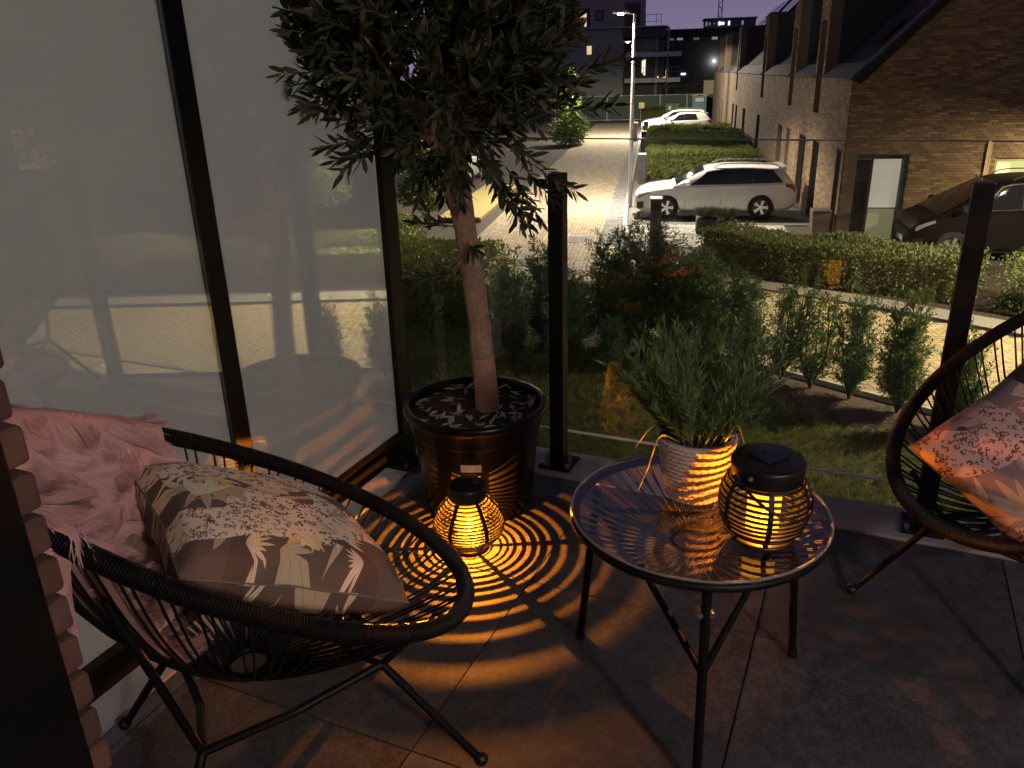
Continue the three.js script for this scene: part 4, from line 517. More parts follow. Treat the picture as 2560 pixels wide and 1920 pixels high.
const spokeG = (() => { const l = [new THREE.TorusGeometry(0.208, 0.012, 8, 40), cyl(0.045, 0.05, 0.03, 20, 0, 0, 0, Math.PI / 2)]; for (let k = 0; k < 5; k++) for (const o of [-0.13, 0.13]) { const a = k / 5 * 6.2832 + o, g = box(0.17, 0.034, 0.02, 0.12, 0, 0); g.rotateZ(a); l.push(g); } return merge(l).translate(0, 0, 0.085); })();
const rimBackG = cyl(0.205, 0.205, 0.02, 32, 0, 0, 0.02, Math.PI / 2);
function makeCar(name, label, sp, group) {
  const C = thing(name, label, 'car', group), { L, Wd, belt, roof, under, plan, xa, xb, xc, xd, wb } = sp, yb = pw(belt), yr = pw(roof), yu = pw(under), wp = pw(plan), xs = []; for (let i = 0; i <= 46; i++) xs.push(-L / 2 + L * i / 46);
  const paint = sp.matt ? mat(...sp.color, 0.5, { specularIntensity: 0.2 }) : mat(...sp.color, 0.28, { clearcoat: 1, clearcoatRoughness: 0.04 });
  const low = loft(xs, (x) => { const w = wp(x) * Wd / 2, a = yu(x), b = yb(x), r = [[w * 0.86, a], [w * 0.97, a + 0.1], [w, lerp(a, b, 0.45)], [w * 0.992, lerp(a, b, 0.68)], [w * 0.97, b - 0.06], [w * 0.91, b - 0.005], [w * 0.6, b + 0.016], [0, b + 0.022]], l = []; r.forEach((q) => l.push(q)); for (let i = r.length - 2; i >= 0; i--) l.push([-r[i][0], r[i][1]]); return l; });
  const ev = new Evaluator(); ev.attributes = ['position', 'normal', 'uv']; let br = new Brush(low); br.updateMatrixWorld();
  for (const x of wb) { const c = new Brush(new THREE.CylinderGeometry(0.39, 0.39, Wd + 1, 40).rotateX(Math.PI / 2)); c.position.set(x, 0.325, 0); c.updateMatrixWorld(); const c2 = ev.evaluate(br, c, SUBTRACTION); br = new Brush(c2.geometry); br.updateMatrixWorld(); }
  mesh('body', toCreasedNormals(br.geometry, 0.5), paint, C);
  mesh('wheel_housing', box(L * 0.86, 0.4, Wd * 0.62, 0, 0.44, 0), paint, C);
  const gx = []; for (let i = 0; i <= 36; i++) gx.push(lerp(xa, xd, i / 36)); const zt = (x) => wp(x) * Wd / 2 * lerp(0.93, 0.735, smooth(0, 0.42, yr(x) - yb(x)));
  const gh = loft(gx, (x) => { const w = wp(x) * Wd / 2, b = yb(x) - 0.02, t = Math.max(yr(x), b + 0.03), wt = zt(x), r = [[w * 0.925, b], [lerp(w * 0.925, wt, 0.5) + 0.012, lerp(b, t, 0.5)], [wt + 0.004, t - Math.min(0.05, (t - b) * 0.3)], [wt - 0.05, t - 0.008], [wt * 0.5, t + 0.012], [0, t + 0.018]], l = [...r]; for (let i = r.length - 2; i >= 0; i--) l.push([-r[i][0], r[i][1]]); return l; });
  mesh('cabin', toCreasedNormals(gh, 0.6), paint, C);
  const gm = mat(0.012, 0.014, 0.016, 0.04, { ior: 1.5 });
  const sideZ = (x, y) => { const w = wp(x) * Wd / 2 * 0.925, b = yb(x) - 0.02, t = Math.max(yr(x), b + 0.03), k = Math.min(1, (y - b) / (t - b)); return lerp(w, zt(x), k) + 0.022 * Math.sin(Math.min(1, k) * Math.PI) + 0.006; };
  for (const [x0, x1, x2, x3] of sp.windows) for (const sg of [1, -1]) mesh('side_window', patch(10, 6, (u, v) => { const x = lerp(lerp(x0, x1, u), lerp(x3, x2, u), v), b = yb(x) + 0.012, t = yr(x) - 0.085, y = lerp(b, Math.max(t, b + 0.01), v); return V3(x, y, sg * sideZ(x, y)); }), gm, C);
  { const a = sp.windows[0], b = sp.windows[sp.windows.length - 1]; for (const sg of [1, -1]) mesh('window_trim', patch(24, 6, (u, v) => { const x = lerp(lerp(a[0] - 0.04, b[1] + 0.05, u), lerp(a[3] - 0.03, b[2] + 0.04, u), v), lo = yb(x) - 0.004, hi = yr(x) - 0.07, y = lerp(lo, Math.max(hi, lo + 0.01), v); return V3(x, y, sg * (sideZ(x, y) - 0.003)); }), MT.blackPlastic, C); }
  mesh('windscreen', patch(12, 10, (u, v) => { const x = lerp(xa + 0.06, xb - 0.03, v), z = (u * 2 - 1) * (zt(x) - 0.045); return V3(x, yr(x) + 0.02 * (1 - Math.abs(u * 2 - 1)) + 0.008, z); }), gm, C);
  mesh('rear_window', patch(12, 8, (u, v) => { const x = lerp(xc + 0.1, xd - 0.06, v), z = (u * 2 - 1) * (zt(x) - 0.07); return V3(x, yr(x) + 0.02 * (1 - Math.abs(u * 2 - 1)) + 0.008, z); }), gm, C);
  for (const x of wb) for (const sg of [1, -1]) { const w = new THREE.Group(); w.name = 'wheel'; w.scale.set(1.05, 1.05, 1); w.position.set(x, 0.347, sg * (Wd / 2 - 0.115)); if (sg < 0) w.rotation.y = Math.PI; C.add(w); mesh('tyre', tyreG, tyreM, w); mesh('alloy_rim', spokeG, alloyM, w); mesh('brake_disc', rimBackG, mat(0.05, 0.05, 0.05, 0.6), w); }
  const fx = -L / 2; for (const sg of [1, -1]) {
    mesh('headlight', patch(6, 4, (u, v) => { const x = fx + 0.09 + 0.36 * u, w = wp(x) * Wd / 2; return V3(x, lerp(yb(x) - 0.17 + 0.05 * u, yb(x) - 0.055, v), sg * (w * lerp(1.0, 0.955, v) + 0.006)); }), mat(0.35, 0.36, 0.38, 0.1, { metalness: 0.3, clearcoat: 1 }), C);
    mesh('tail_light', patch(6, 4, (u, v) => { const x = L / 2 - 0.34 + 0.3 * u, w = wp(x) * Wd / 2; return V3(x, lerp(yb(x) - 0.16 * (0.4 + 0.6 * u) - 0.05, yb(x) - 0.04, v), sg * (w * lerp(1.0, 0.968, v) + 0.007)); }), mat(0.16, 0.008, 0.01, 0.15, { clearcoat: 1 }), C);
    const mx = xa + 0.42; const mir = mesh('mirror', new THREE.SphereGeometry(0.1, 14, 10).scale(0.75, 0.72, 1.05).translate(mx, yb(mx) + 0.07, sg * (wp(mx) * Wd / 2 + 0.07)), paint, C); mesh('mirror_arm', box(0.06, 0.03, 0.12, mx + 0.02, yb(mx) + 0.02, sg * (wp(mx) * Wd / 2 - 0.01)), MT.blackPlastic, C);
    for (const hx of sp.handles) mesh('door_handle', rbox(0.2, 0.028, 0.03, 0.012, hx, yb(hx) - 0.16, sg * (wp(hx) * Wd / 2 * 0.99 + 0.012)), sp.chrome ? alloyM : paint, C);
    for (const sx of sp.seams) { const pts = [0.02, 0.3, 0.6, 0.85].map((v) => { const a = yu(sx) + 0.08, y = lerp(a, yb(sx) - 0.06, v), w = wp(sx) * Wd / 2; return V3(sx + 0.02 * v, y, sg * (w * (v < 0.3 ? lerp(0.97, 1, v / 0.3) : lerp(1, 0.972, (v - 0.3) / 0.7)) + 0.0005)); }); mesh('door_seam', tube(pts, 0.005, 4), MT.blackPlastic, C); }
    mesh('sill_trim', box(L * 0.42, 0.03, 0.02, 0.02, yu(0) + 0.03, sg * (Wd / 2 * 0.9)), MT.blackPlastic, C);
    if (sp.rails) mesh('roof_rail', tube([V3(xb + 0.25, yr(xb + 0.25) + 0.0, sg * (zt(xb) - 0.06)), V3(xb + 0.42, yr(xb + 0.42) + 0.065, sg * (zt(xb) - 0.05)), V3((xb + xc) / 2, yr((xb + xc) / 2) + 0.07, sg * (zt(xb) - 0.05)), V3(xc - 0.15, yr(xc - 0.15) + 0.06, sg * (zt(xc) - 0.05)), V3(xc + 0.02, yr(xc) + 0.0, sg * (zt(xc) - 0.06))], 0.014, 8), mat(0.1, 0.1, 0.1, 0.4), C);
    mesh('fog_lamp_recess', patch(4, 4, (u, v) => { const x = fx + 0.06 + 0.2 * u, w = wp(x) * Wd / 2; return V3(x, lerp(0.3, 0.5, v) + 0.03 * u, sg * (w * 0.995 + 0.008)); }), mat(0.012, 0.012, 0.012, 0.5), C); }
  mesh('grille', box(0.02, 0.16, Wd * 0.5, fx + 0.005, yb(fx) - 0.14, 0), mat(0.012, 0.012, 0.012, 0.4), C); mesh('number_plate', box(0.012, 0.11, 0.5, fx - 0.01, 0.42, 0), mat(0.6, 0.6, 0.58, 0.4), C);
  mesh('roof_spoiler', patch(8, 3, (u, v) => { const x = lerp(xc - 0.08, xc + 0.2, v), z = (u * 2 - 1) * (zt(xc) - 0.03); return V3(x, yr(xc - 0.08) + 0.026 - 0.02 * v, z); }), paint, C);
  return C;
}
const wagonSpec = { L: 4.6, Wd: 1.79, color: [0.66, 0.65, 0.62], rails: true, chrome: true,
  belt: [[-2.3, 0.66], [-2.2, 0.76], [-1.9, 0.86], [-1.1, 0.97], [0, 1.0], [1.2, 1.03], [2.0, 1.05], [2.22, 1.0], [2.3, 0.86]], roof: [[-1.2, 0.95], [-0.9, 1.12], [-0.35, 1.39], [0.1, 1.475], [0.8, 1.495], [1.5, 1.465], [1.82, 1.43], [2.05, 1.2], [2.2, 1.02]], under: [[-2.3, 0.36], [-2.15, 0.24], [-1.7, 0.21], [1.8, 0.22], [2.15, 0.3], [2.3, 0.42]], plan: [[-2.3, 0.66], [-2.18, 0.82], [-1.85, 0.95], [-1.2, 1], [1.4, 1], [1.95, 0.96], [2.2, 0.88], [2.3, 0.8]],
  xa: -1.2, xb: -0.3, xc: 1.8, xd: 2.2, wb: [-1.38, 1.31], windows: [[-0.78, 0.13, 0.1, -0.22], [0.2, 1.0, 0.98, 0.17], [1.07, 1.86, 1.55, 1.05]], handles: [-0.02, 0.95], seams: [-0.85, 0.16, 1.02] };
const wagon = makeCar('station_wagon', 'white station wagon with roof rails parked by the gravel strip', wagonSpec);
onStreet(wagon, 1.86, 25.15);
const hatchSpec = { ...wagonSpec, L: 4.15, Wd: 1.76, color: [0.6, 0.59, 0.57], rails: false, chrome: false,
  belt: [[-2.07, 0.64], [-1.98, 0.74], [-1.7, 0.84], [-0.95, 0.94], [0, 0.97], [1.2, 1.0], [1.85, 1.02], [2.0, 0.96], [2.07, 0.84]], roof: [[-1.0, 0.93], [-0.72, 1.1], [-0.2, 1.36], [0.2, 1.43], [0.8, 1.44], [1.4, 1.39], [1.62, 1.33], [1.85, 1.12], [1.98, 0.98]], under: [[-2.07, 0.34], [-1.92, 0.22], [-1.5, 0.2], [1.6, 0.21], [1.92, 0.3], [2.07, 0.42]], plan: [[-2.07, 0.66], [-1.95, 0.82], [-1.65, 0.95], [-1.1, 1], [1.2, 1], [1.75, 0.96], [2.0, 0.88], [2.07, 0.8]],
  xa: -1.0, xb: -0.15, xc: 1.6, xd: 1.98, wb: [-1.3, 1.32], windows: [[-0.58, 0.24, 0.22, -0.05], [0.33, 1.1, 0.95, 0.31]], handles: [0.1, 0.95], seams: [-0.7, 0.28, 1.08] };
const hatch = makeCar('hatchback', 'white hatchback parked behind the hedges, nearer of two', hatchSpec); onStreet(hatch, 1.75, 56.4);
const white2 = makeCar('saloon_car', 'white car half hidden behind the parked white hatchback', { ...wagonSpec, color: [0.66, 0.65, 0.64] }); onStreet(white2, 1.55, 59.2);
const silver = copyOf(hatch, 'silver car half hidden by the olive crown across the street'); onStreet(silver, -8.0, 33); silver.rotation.y += Math.PI / 2;
const mpvSpec = { ...wagonSpec, L: 4.5, Wd: 1.82, color: [0.004, 0.004, 0.0045], matt: true, rails: true, chrome: false,
  belt: [[-2.25, 0.7], [-2.15, 0.84], [-1.8, 0.99], [-1.2, 1.1], [0, 1.15], [1.2, 1.17], [2.05, 1.18], [2.18, 1.1], [2.25, 0.95]], roof: [[-1.8, 0.98], [-1.3, 1.28], [-0.6, 1.66], [-0.2, 1.75], [0.5, 1.78], [1.4, 1.72], [1.8, 1.64], [2.02, 1.4], [2.18, 1.12]],
  xa: -1.8, xb: -0.55, xc: 1.75, xd: 2.18, wb: [-1.4, 1.4], windows: [[-1.05, -0.1, -0.12, -0.5], [0, 0.95, 0.93, -0.02], [1.02, 1.8, 1.6, 1.0]] };
const mpv = makeCar('people_carrier', 'black people carrier parked against the lit brick gable', mpvSpec); onStreet(mpv, 8.0, 19.75);
// ================================================================ BRICK ROW HOUSES
const brickTones = [[0.17, 0.11, 0.06], [0.21, 0.138, 0.076], [0.135, 0.085, 0.048], [0.26, 0.178, 0.1], [0.18, 0.115, 0.068]];
function brickField(parent, rects, holes, toWorld, single, seed, turn) { // rects [a0,a1,h0,h1(a)]; local bricks on a plane
  const f = rand(seed), BL = 0.215, BH = 0.05, JL = 0.225, JH = 0.061, list = [];
  for (const [a0, a1, h0, h1] of rects) { let row = 0; for (let h = h0 + BH / 2; h < 9; h += JH, row++) { for (let a = a0 - (row % 3) * 0.075; a < a1; a += JL) { let segs = [[Math.max(a, a0), Math.min(a + BL, a1)]]; for (const [x0, x1, y0, y1] of holes) if (h > y0 - 0.02 && h < y1 + 0.025) segs = segs.flatMap(([p, q]) => [[p, Math.min(q, x0)], [Math.max(p, x1), q]]); for (const [p, q] of segs) { if (q - p < 0.03) continue; const m = (p + q) / 2; if (h + BH / 2 > h1(m)) continue; list.push([m, h, null, 0, (q - p) / BL]); } } } }
  const ms = brickTones.map((c) => mat(...c, 0.9, { bumpMap: rep(fineTex, 0.6, 0.6), bumpScale: 0.003 })), g = box(BL, BH, 0.03);
  list.forEach((q) => { q[2] = toWorld(q[0], q[1], 0); q[3] = q[2].distanceTo(camera.position); }); list.sort((p, q) => p[3] - q[3]);
  list.slice(0, single).forEach((q) => { const b = mesh('brick', g, ms[f() * 5 | 0], parent); const p = toWorld(q[0], q[1], 0.004 * f()); b.position.copy(p); b.rotation.y = turn; b.scale.x = q[4]; });
  const rest = list.slice(single), im = new THREE.InstancedMesh(g, mat(1, 1, 1, 0.9, { bumpMap: rep(fineTex, 0.6, 0.6), bumpScale: 0.003 }), rest.length); im.name = 'brick_field'; stuff(im); rest.forEach((q, i) => { const p = toWorld(q[0], q[1], 0.004 * f()); M4.compose(p, Q.setFromEuler(EU.set(0, turn, 0)), V3(q[4], 1, 1)); im.setMatrixAt(i, M4); const c = brickTones[f() * 5 | 0], k = 0.8 + 0.4 * f(); im.setColorAt(i, col(c[0] * k, c[1] * k, c[2] * k)); }); parent.add(im);
}
{
  const H = thing('row_houses', 'brown brick row of houses with narrow tall slit dormers', 'houses'); onStreet(H, 0, 0, 0);   // children use local x = s, y = height, z = -t
  const F = 4.57, G = 20.95, E = 67.6, EV = 3.87, slits = [25.1, 29.9, 37.6, 49.2, 58.3, 63.8];
  const doors = [[21.0, 21.75, 0, 2.2], [24.0, 25.0, 0, 2.15], [26.2, 27.3, 0, 2.15], [29.2, 30.0, 0, 2.15], [31.0, 32.1, 0, 2.15], [37.6, 38.7, 0, 2.15], [43.6, 44.8, 0, 2.15], [48.0, 49.0, 0, 2.15], [50.0, 51, 0, 2.15], [57.8, 58.8, 0, 2.15], [60, 61, 0, 2.15]];
  const sh = new THREE.Shape(); sh.moveTo(G + 0.0, 0); sh.lineTo(E, 0); sh.lineTo(E, EV); for (const t of [...slits].reverse()) { sh.lineTo(t + 0.62, EV); sh.lineTo(t + 0.62, 6.1); sh.lineTo(t - 0.62, 6.1); sh.lineTo(t - 0.62, EV); } sh.lineTo(G, EV); sh.lineTo(G, 0);
  const slitHoles = slits.map((t) => [t - 0.42, t + 0.42, 2.89, 5.3]);
  for (const [a, b, c, d] of [...doors, ...slitHoles]) { const h = new THREE.Path(); const y0 = Math.max(c, 0.02); h.moveTo(a, y0); h.lineTo(b, y0); h.lineTo(b, d); h.lineTo(a, d); h.closePath(); sh.holes.push(h); }
  const fw = new THREE.ExtrudeGeometry(sh, { depth: 0.32, bevelEnabled: false }); fw.rotateY(Math.PI / 2); fw.translate(F, 0, 0);   // x' = depth, z' = -t
  const wallM = mat(0.12, 0.088, 0.06, 0.95, { bumpMap: rep(grainTex, 0.7, 0.7), bumpScale: 0.01 });
  const front = mesh('front_wall', fw, wallM, H);
  brickField(front, [[G, 46, 0, (a) => (slits.some((t) => Math.abs(a - t) < 0.6) ? 6.05 : EV)]], [...doors, ...slitHoles], (a, h, o) => V3(F - 0.006 - o + 0.012, h, -a), 0, 17, Math.PI / 2);
  const leafM = [mat(0.06, 0.062, 0.065, 0.5), mat(0.12, 0.12, 0.12, 0.5)], gl = mat(0.012, 0.013, 0.015, 0.07);
  doors.forEach(([a, b, c, d], i) => { const w = b - a, g = new THREE.Group(); g.name = i % 2 ? 'door' : 'ground_window'; g.position.set(F + 0.16, 0, -(a + b) / 2); H.add(g); mesh('frame', merge([box(0.08, d, 0.07, 0, d / 2, w / 2 - 0.035), box(0.08, d, 0.07, 0, d / 2, -w / 2 + 0.035), box(0.08, 0.07, w - 0.14, 0, d - 0.035, 0), box(0.08, 0.06, w - 0.14, 0, 0.05, 0)]), MT.anthracite, g); mesh(i % 2 ? 'door_leaf' : 'pane', box(0.03, d - 0.14, w - 0.14, 0.01, d / 2, 0), i % 2 ? leafM[i % 3 ? 1 : 0] : gl, g); if (i % 2) mesh('handle', bar(V3(-0.06, 0.6, w * 0.32), V3(-0.06, 1.7, w * 0.32), 0.014), MT.galv, g); });
  slits.forEach((t) => { const g = new THREE.Group(); g.name = 'slit_window'; g.position.set(F + 0.2, 0, -t); H.add(g); mesh('pane', box(0.03, 2.38, 0.78, 0, 4.09, 0), gl, g); mesh('frame', merge([box(0.06, 2.38, 0.05, 0, 4.09, 0.395), box(0.06, 2.38, 0.05, 0, 4.09, -0.395)]), MT.anthracite, g);
    mesh('dormer_cheek', merge([box(2.3, 2.3, 0.12, 1.25, 4.95, 0.555), box(2.3, 2.3, 0.12, 1.25, 4.95, -0.555)]), mat(0.02, 0.02, 0.022, 0.7), g); mesh('dormer_roof', box(2.7, 0.08, 1.36, 1.22, 6.14, 0), mat(0.03, 0.03, 0.033, 0.6), g); });
  // main roof: 45 degree slope from the eaves to the ridge
  const RID = 4.6, slopeL = Math.hypot(RID, RID), rm = mat(0.01, 0.01, 0.011, 0.85, { bumpMap: rep(grainTex, 1, 1), bumpScale: 0.02 });
  const rf = mesh('roof', box(slopeL, 0.16, E - G + 0.3, 0, 0, 0, 0, 0, Math.PI / 4).translate(F + 0.1 + RID / 2, EV + RID / 2 - 0.08, -(G + E) / 2), rm, H);
  mesh('rear_roof_slope', box(slopeL, 0.16, E - G + 0.3, 0, 0, 0, 0, 0, -Math.PI / 4).translate(F + RID * 1.5 + 0.1, EV + RID / 2 - 0.08, -(G + E) / 2), rm, H);
  { const st = [G, ...slits.flatMap((t) => [t - 0.64, t + 0.64]), E]; for (let i = 0; i < st.length; i += 2) mesh('eave_flashing', box(0.5, 0.05, st[i + 1] - st[i], 0, 0, 0, 0, 0, Math.PI / 4).translate(F + 0.12, EV + 0.12, -(st[i] + st[i + 1]) / 2), mat(0.05, 0.05, 0.052, 0.7), H); }
  const pm = mat(0.03, 0.04, 0.075, 0.1, { clearcoat: 1 }); for (const [t, w] of [[66.2, 1.0], [64.2, 2.4], [61.1, 2.4], [56, 2.2], [53.6, 2.2]]) for (const k of [0, 1]) { const q = new THREE.Group(); q.name = 'solar_panel'; q.position.set(F + 2.35 + k * 1.1, EV + 2.35 + k * 1.1 + 0.24, -t); q.rotation.z = Math.PI / 4; H.add(q); mesh('cell_sheet', box(1.5, 0.035, w - 0.1), pm, q); }
  const sky = mesh('skylight', box(0.7, 0.1, 0.9, 0, 0, 0, 0, 0, Math.PI / 4).translate(F + 0.95, EV + 1.05, -22.4), mat(0.06, 0.065, 0.08, 0.1), H);
  // gable wall towards the lane
  const win = [[4.68, 6.05, 0.02, 2.12], [7.95, 10.4, 1.12, 2.02]], gs = new THREE.Shape(); gs.moveTo(F, 0); gs.lineTo(F + RID * 2, 0); gs.lineTo(F + RID * 2, EV); gs.lineTo(F + RID, EV + RID); gs.lineTo(F, EV); gs.closePath(); for (const [a, b, c, d] of win) { const h = new THREE.Path(); h.moveTo(a, c); h.lineTo(b, c); h.lineTo(b, d); h.lineTo(a, d); h.closePath(); gs.holes.push(h); }
  const gg = new THREE.ExtrudeGeometry(gs, { depth: 0.3, bevelEnabled: false }); gg.translate(0, 0, -G - 0.3); const gable = mesh('gable_wall', gg, wallM, H);
  brickField(gable, [[F + 0.02, F + 6.4, 0.02, (a) => Math.min(EV + (a - F) - 0.1, 6.5)]], win, (a, h, o) => V3(a, h, -G - 0.004 + o), 290, 19, 0);
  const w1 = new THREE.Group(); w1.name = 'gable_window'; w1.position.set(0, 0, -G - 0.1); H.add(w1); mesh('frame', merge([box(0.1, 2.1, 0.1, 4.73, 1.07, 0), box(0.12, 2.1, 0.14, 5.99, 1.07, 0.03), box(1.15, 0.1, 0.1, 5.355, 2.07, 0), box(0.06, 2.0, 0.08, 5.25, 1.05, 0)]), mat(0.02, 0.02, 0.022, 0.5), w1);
  mesh('pane', box(0.72, 1.96, 0.012, 5.58, 1.03, 0.0), MT.glass, w1); mesh('dark_side_pane', box(0.44, 1.96, 0.02, 5.0, 1.03, 0), gl, w1); mesh('lit_window_blind', box(0.76, 1.22, 0.02, 5.6, 1.44, -0.2), mat(0.72, 0.68, 0.6, 0.9, { emissive: col(0.62, 0.56, 0.42), emissiveIntensity: 0.42 }), w1); mesh('blind_rail', box(0.76, 0.03, 0.03, 5.6, 0.82, -0.19), mat(0.3, 0.3, 0.28, 0.5), w1); mesh('painted_hedge_reflection', box(0.9, 0.84, 0.02, 5.6, 0.42, -0.5), mat(0.4, 0.4, 0.26, 0.9, { emissive: col(0.32, 0.31, 0.16), emissiveIntensity: 0.35 }), w1);  // olive emissive sheet below the blind paints in the hedge mirrored by the pane
  const w2 = new THREE.Group(); w2.name = 'gable_window'; w2.position.set(0, 0, -G - 0.1); H.add(w2); mesh('frame', merge([box(2.4, 0.07, 0.1, 9.175, 1.985, 0), box(2.4, 0.07, 0.1, 9.175, 1.155, 0), box(0.07, 0.76, 0.1, 7.985, 1.57, 0), box(0.06, 0.76, 0.1, 8.75, 1.57, 0)]), mat(0.25, 0.22, 0.15, 0.5), w2); mesh('pane', box(2.3, 0.76, 0.012, 9.2, 1.57, 0), MT.glass, w2); mesh('lit_window_blind', box(2.3, 0.3, 0.01, 9.2, 1.8, -0.08), mat(0.8, 0.78, 0.5, 0.9, { emissive: col(0.8, 0.85, 0.32), emissiveIntensity: 0.75 }), w2); mesh('room_behind', box(2.3, 0.8, 0.02, 9.2, 1.57, -0.18), mat(0.1, 0.12, 0.17, 0.6), w2);
  mesh('corner_trim', box(0.1, 2.4, 0.03, 7.78, 1.2, -G + 0.012), mat(0.42, 0.33, 0.18, 0.8), H);
  mesh('inner_wall', box(RID * 2 - 0.3, 3.6, 0.1, F + RID, 1.8, -G - 0.75), mat(0.5, 0.48, 0.42, 0.9), H); mesh('far_gable', box(RID * 2, EV, 0.3, F + RID, EV / 2, -E), wallM, H); mesh('rear_wall', box(0.3, EV, E - G, F + RID * 2 - 0.15, EV / 2, -(G + E) / 2), wallM, H);
}
// ================================================================ STREET LAMPS
function streetLamp(label, s, t, cd, c, world, turn = SA, cone = 72, soft = 0.5, tilt = 0) {
  const L = thing('street_lamp', label, 'street lamp', 'street lamps'); if (world) put(L, world, turn); else onStreet(L, s, t, 0);
  const h = 5.72; mesh('pole', taper([V3(0, 0, 0), V3(0, 1.2, 0), V3(0, 3, 0), V3(0, h, 0)], [0.075, 0.07, 0.055, 0.045], 14), mat(0.45, 0.44, 0.44, 0.5, { metalness: 0.3 }), L); mesh('door_cover', box(0.06, 0.4, 0.02, 0, 0.7, 0.075), MT.galv, L);
  mesh('arm', bar(V3(0, h, 0), V3(-0.24, h + 0.04, 0), 0.03, 10), MT.galv, L); mesh('lamp_head', rbox(0.5, 0.075, 0.26, 0.03, -0.42, h + 0.06, 0, 3), MT.galv, L);
  mesh('lamp_lens', cyl(0.1, 0.085, 0.05, 24, -0.42, h + 0.012, 0), mat(0.9, 0.9, 0.85, 0.3, { emissive: c, emissiveIntensity: 60 }), L);
  const sp = new THREE.SpotLight(c, cd, 0, cone * D, soft, 2); sp.position.set(-0.42, h - 0.03, 0); sp.target.position.set(-0.42 - tilt, 0, 0); sp.castShadow = true; sp.shadow.radius = 4; L.add(sp, sp.target); return L;
}
const lampC = col(1, 0.88, 0.66);
streetLamp('tall street lamp shining over the white station wagon', -0.64, 26.6, 620, lampC, null, SA, 79, 0.2, 1.5);
streetLamp('more distant street lamp behind the taller one', -1.27, 54.6, 700, lampC, null, SA, 89, 0.06);
streetLamp('street lamp on the lane beyond the bright hedge', 0, 0, 560, col(1, 0.84, 0.52), V3(11.6, GROUND, -10.4), 0.6, 68, 0.25);
{ // wall lamp on the gable, just past the lit window
  const w = thing('wall_lamp', 'small wall lamp fixed on the brick gable past the lit window', 'lamp'); onStreet(w, 11.2, 20.9, 2.6); mesh('housing', rbox(0.12, 0.2, 0.1, 0.01, 0, 0, 0.07), MT.anthracite, w); mesh('lamp_lens', rbox(0.09, 0.02, 0.08, 0.005, 0, -0.11, 0.07), mat(0.9, 0.85, 0.7, 0.3, { emissive: col(1, 0.78, 0.42), emissiveIntensity: 8 }), w);
  const sp = new THREE.SpotLight(col(1, 0.78, 0.42), 220, 0, 50 * D, 0.9, 2); sp.position.set(0, -0.14, 0.75); sp.target.position.set(-2.6, -2.0, 0.2); sp.castShadow = true; sp.shadow.radius = 3; w.add(sp, sp.target); }

// ================================================================ SMALL STREET THINGS
function mailPost(s, t, h, label) { const m = thing('mailbox_post', label, 'mailbox', 'dark mailbox posts at the drives'); onStreet(m, s, t); mesh('column', rbox(0.27, h, 0.3, 0.008, 0, h / 2, 0), MT.anthracite, m); mesh('cap', rbox(0.3, 0.035, 0.33, 0.006, 0, h + 0.019, 0), mat(0.7, 0.68, 0.62, 0.5), m); mesh('mail_slot', box(0.2, 0.03, 0.01, 0, h - 0.2, 0.152), MT.blackPlastic, m); }
mailPost(0.16, 20.6, 1.15, 'dark mailbox post beside the gravel, before the front wheel of the wagon'); mailPost(-0.34, 32.4, 1.1, 'dark mailbox post at the corner of the lower front hedge'); mailPost(-0.4, 41, 1.0, 'dark mailbox post beside the taller middle hedge'); mailPost(-0.45, 45.8, 1.0, 'dark mailbox post just before the hedge strip of the hatchback'); mailPost(-0.4, 54.4, 1.0, 'dark mailbox post in front of the white hatchback'); 
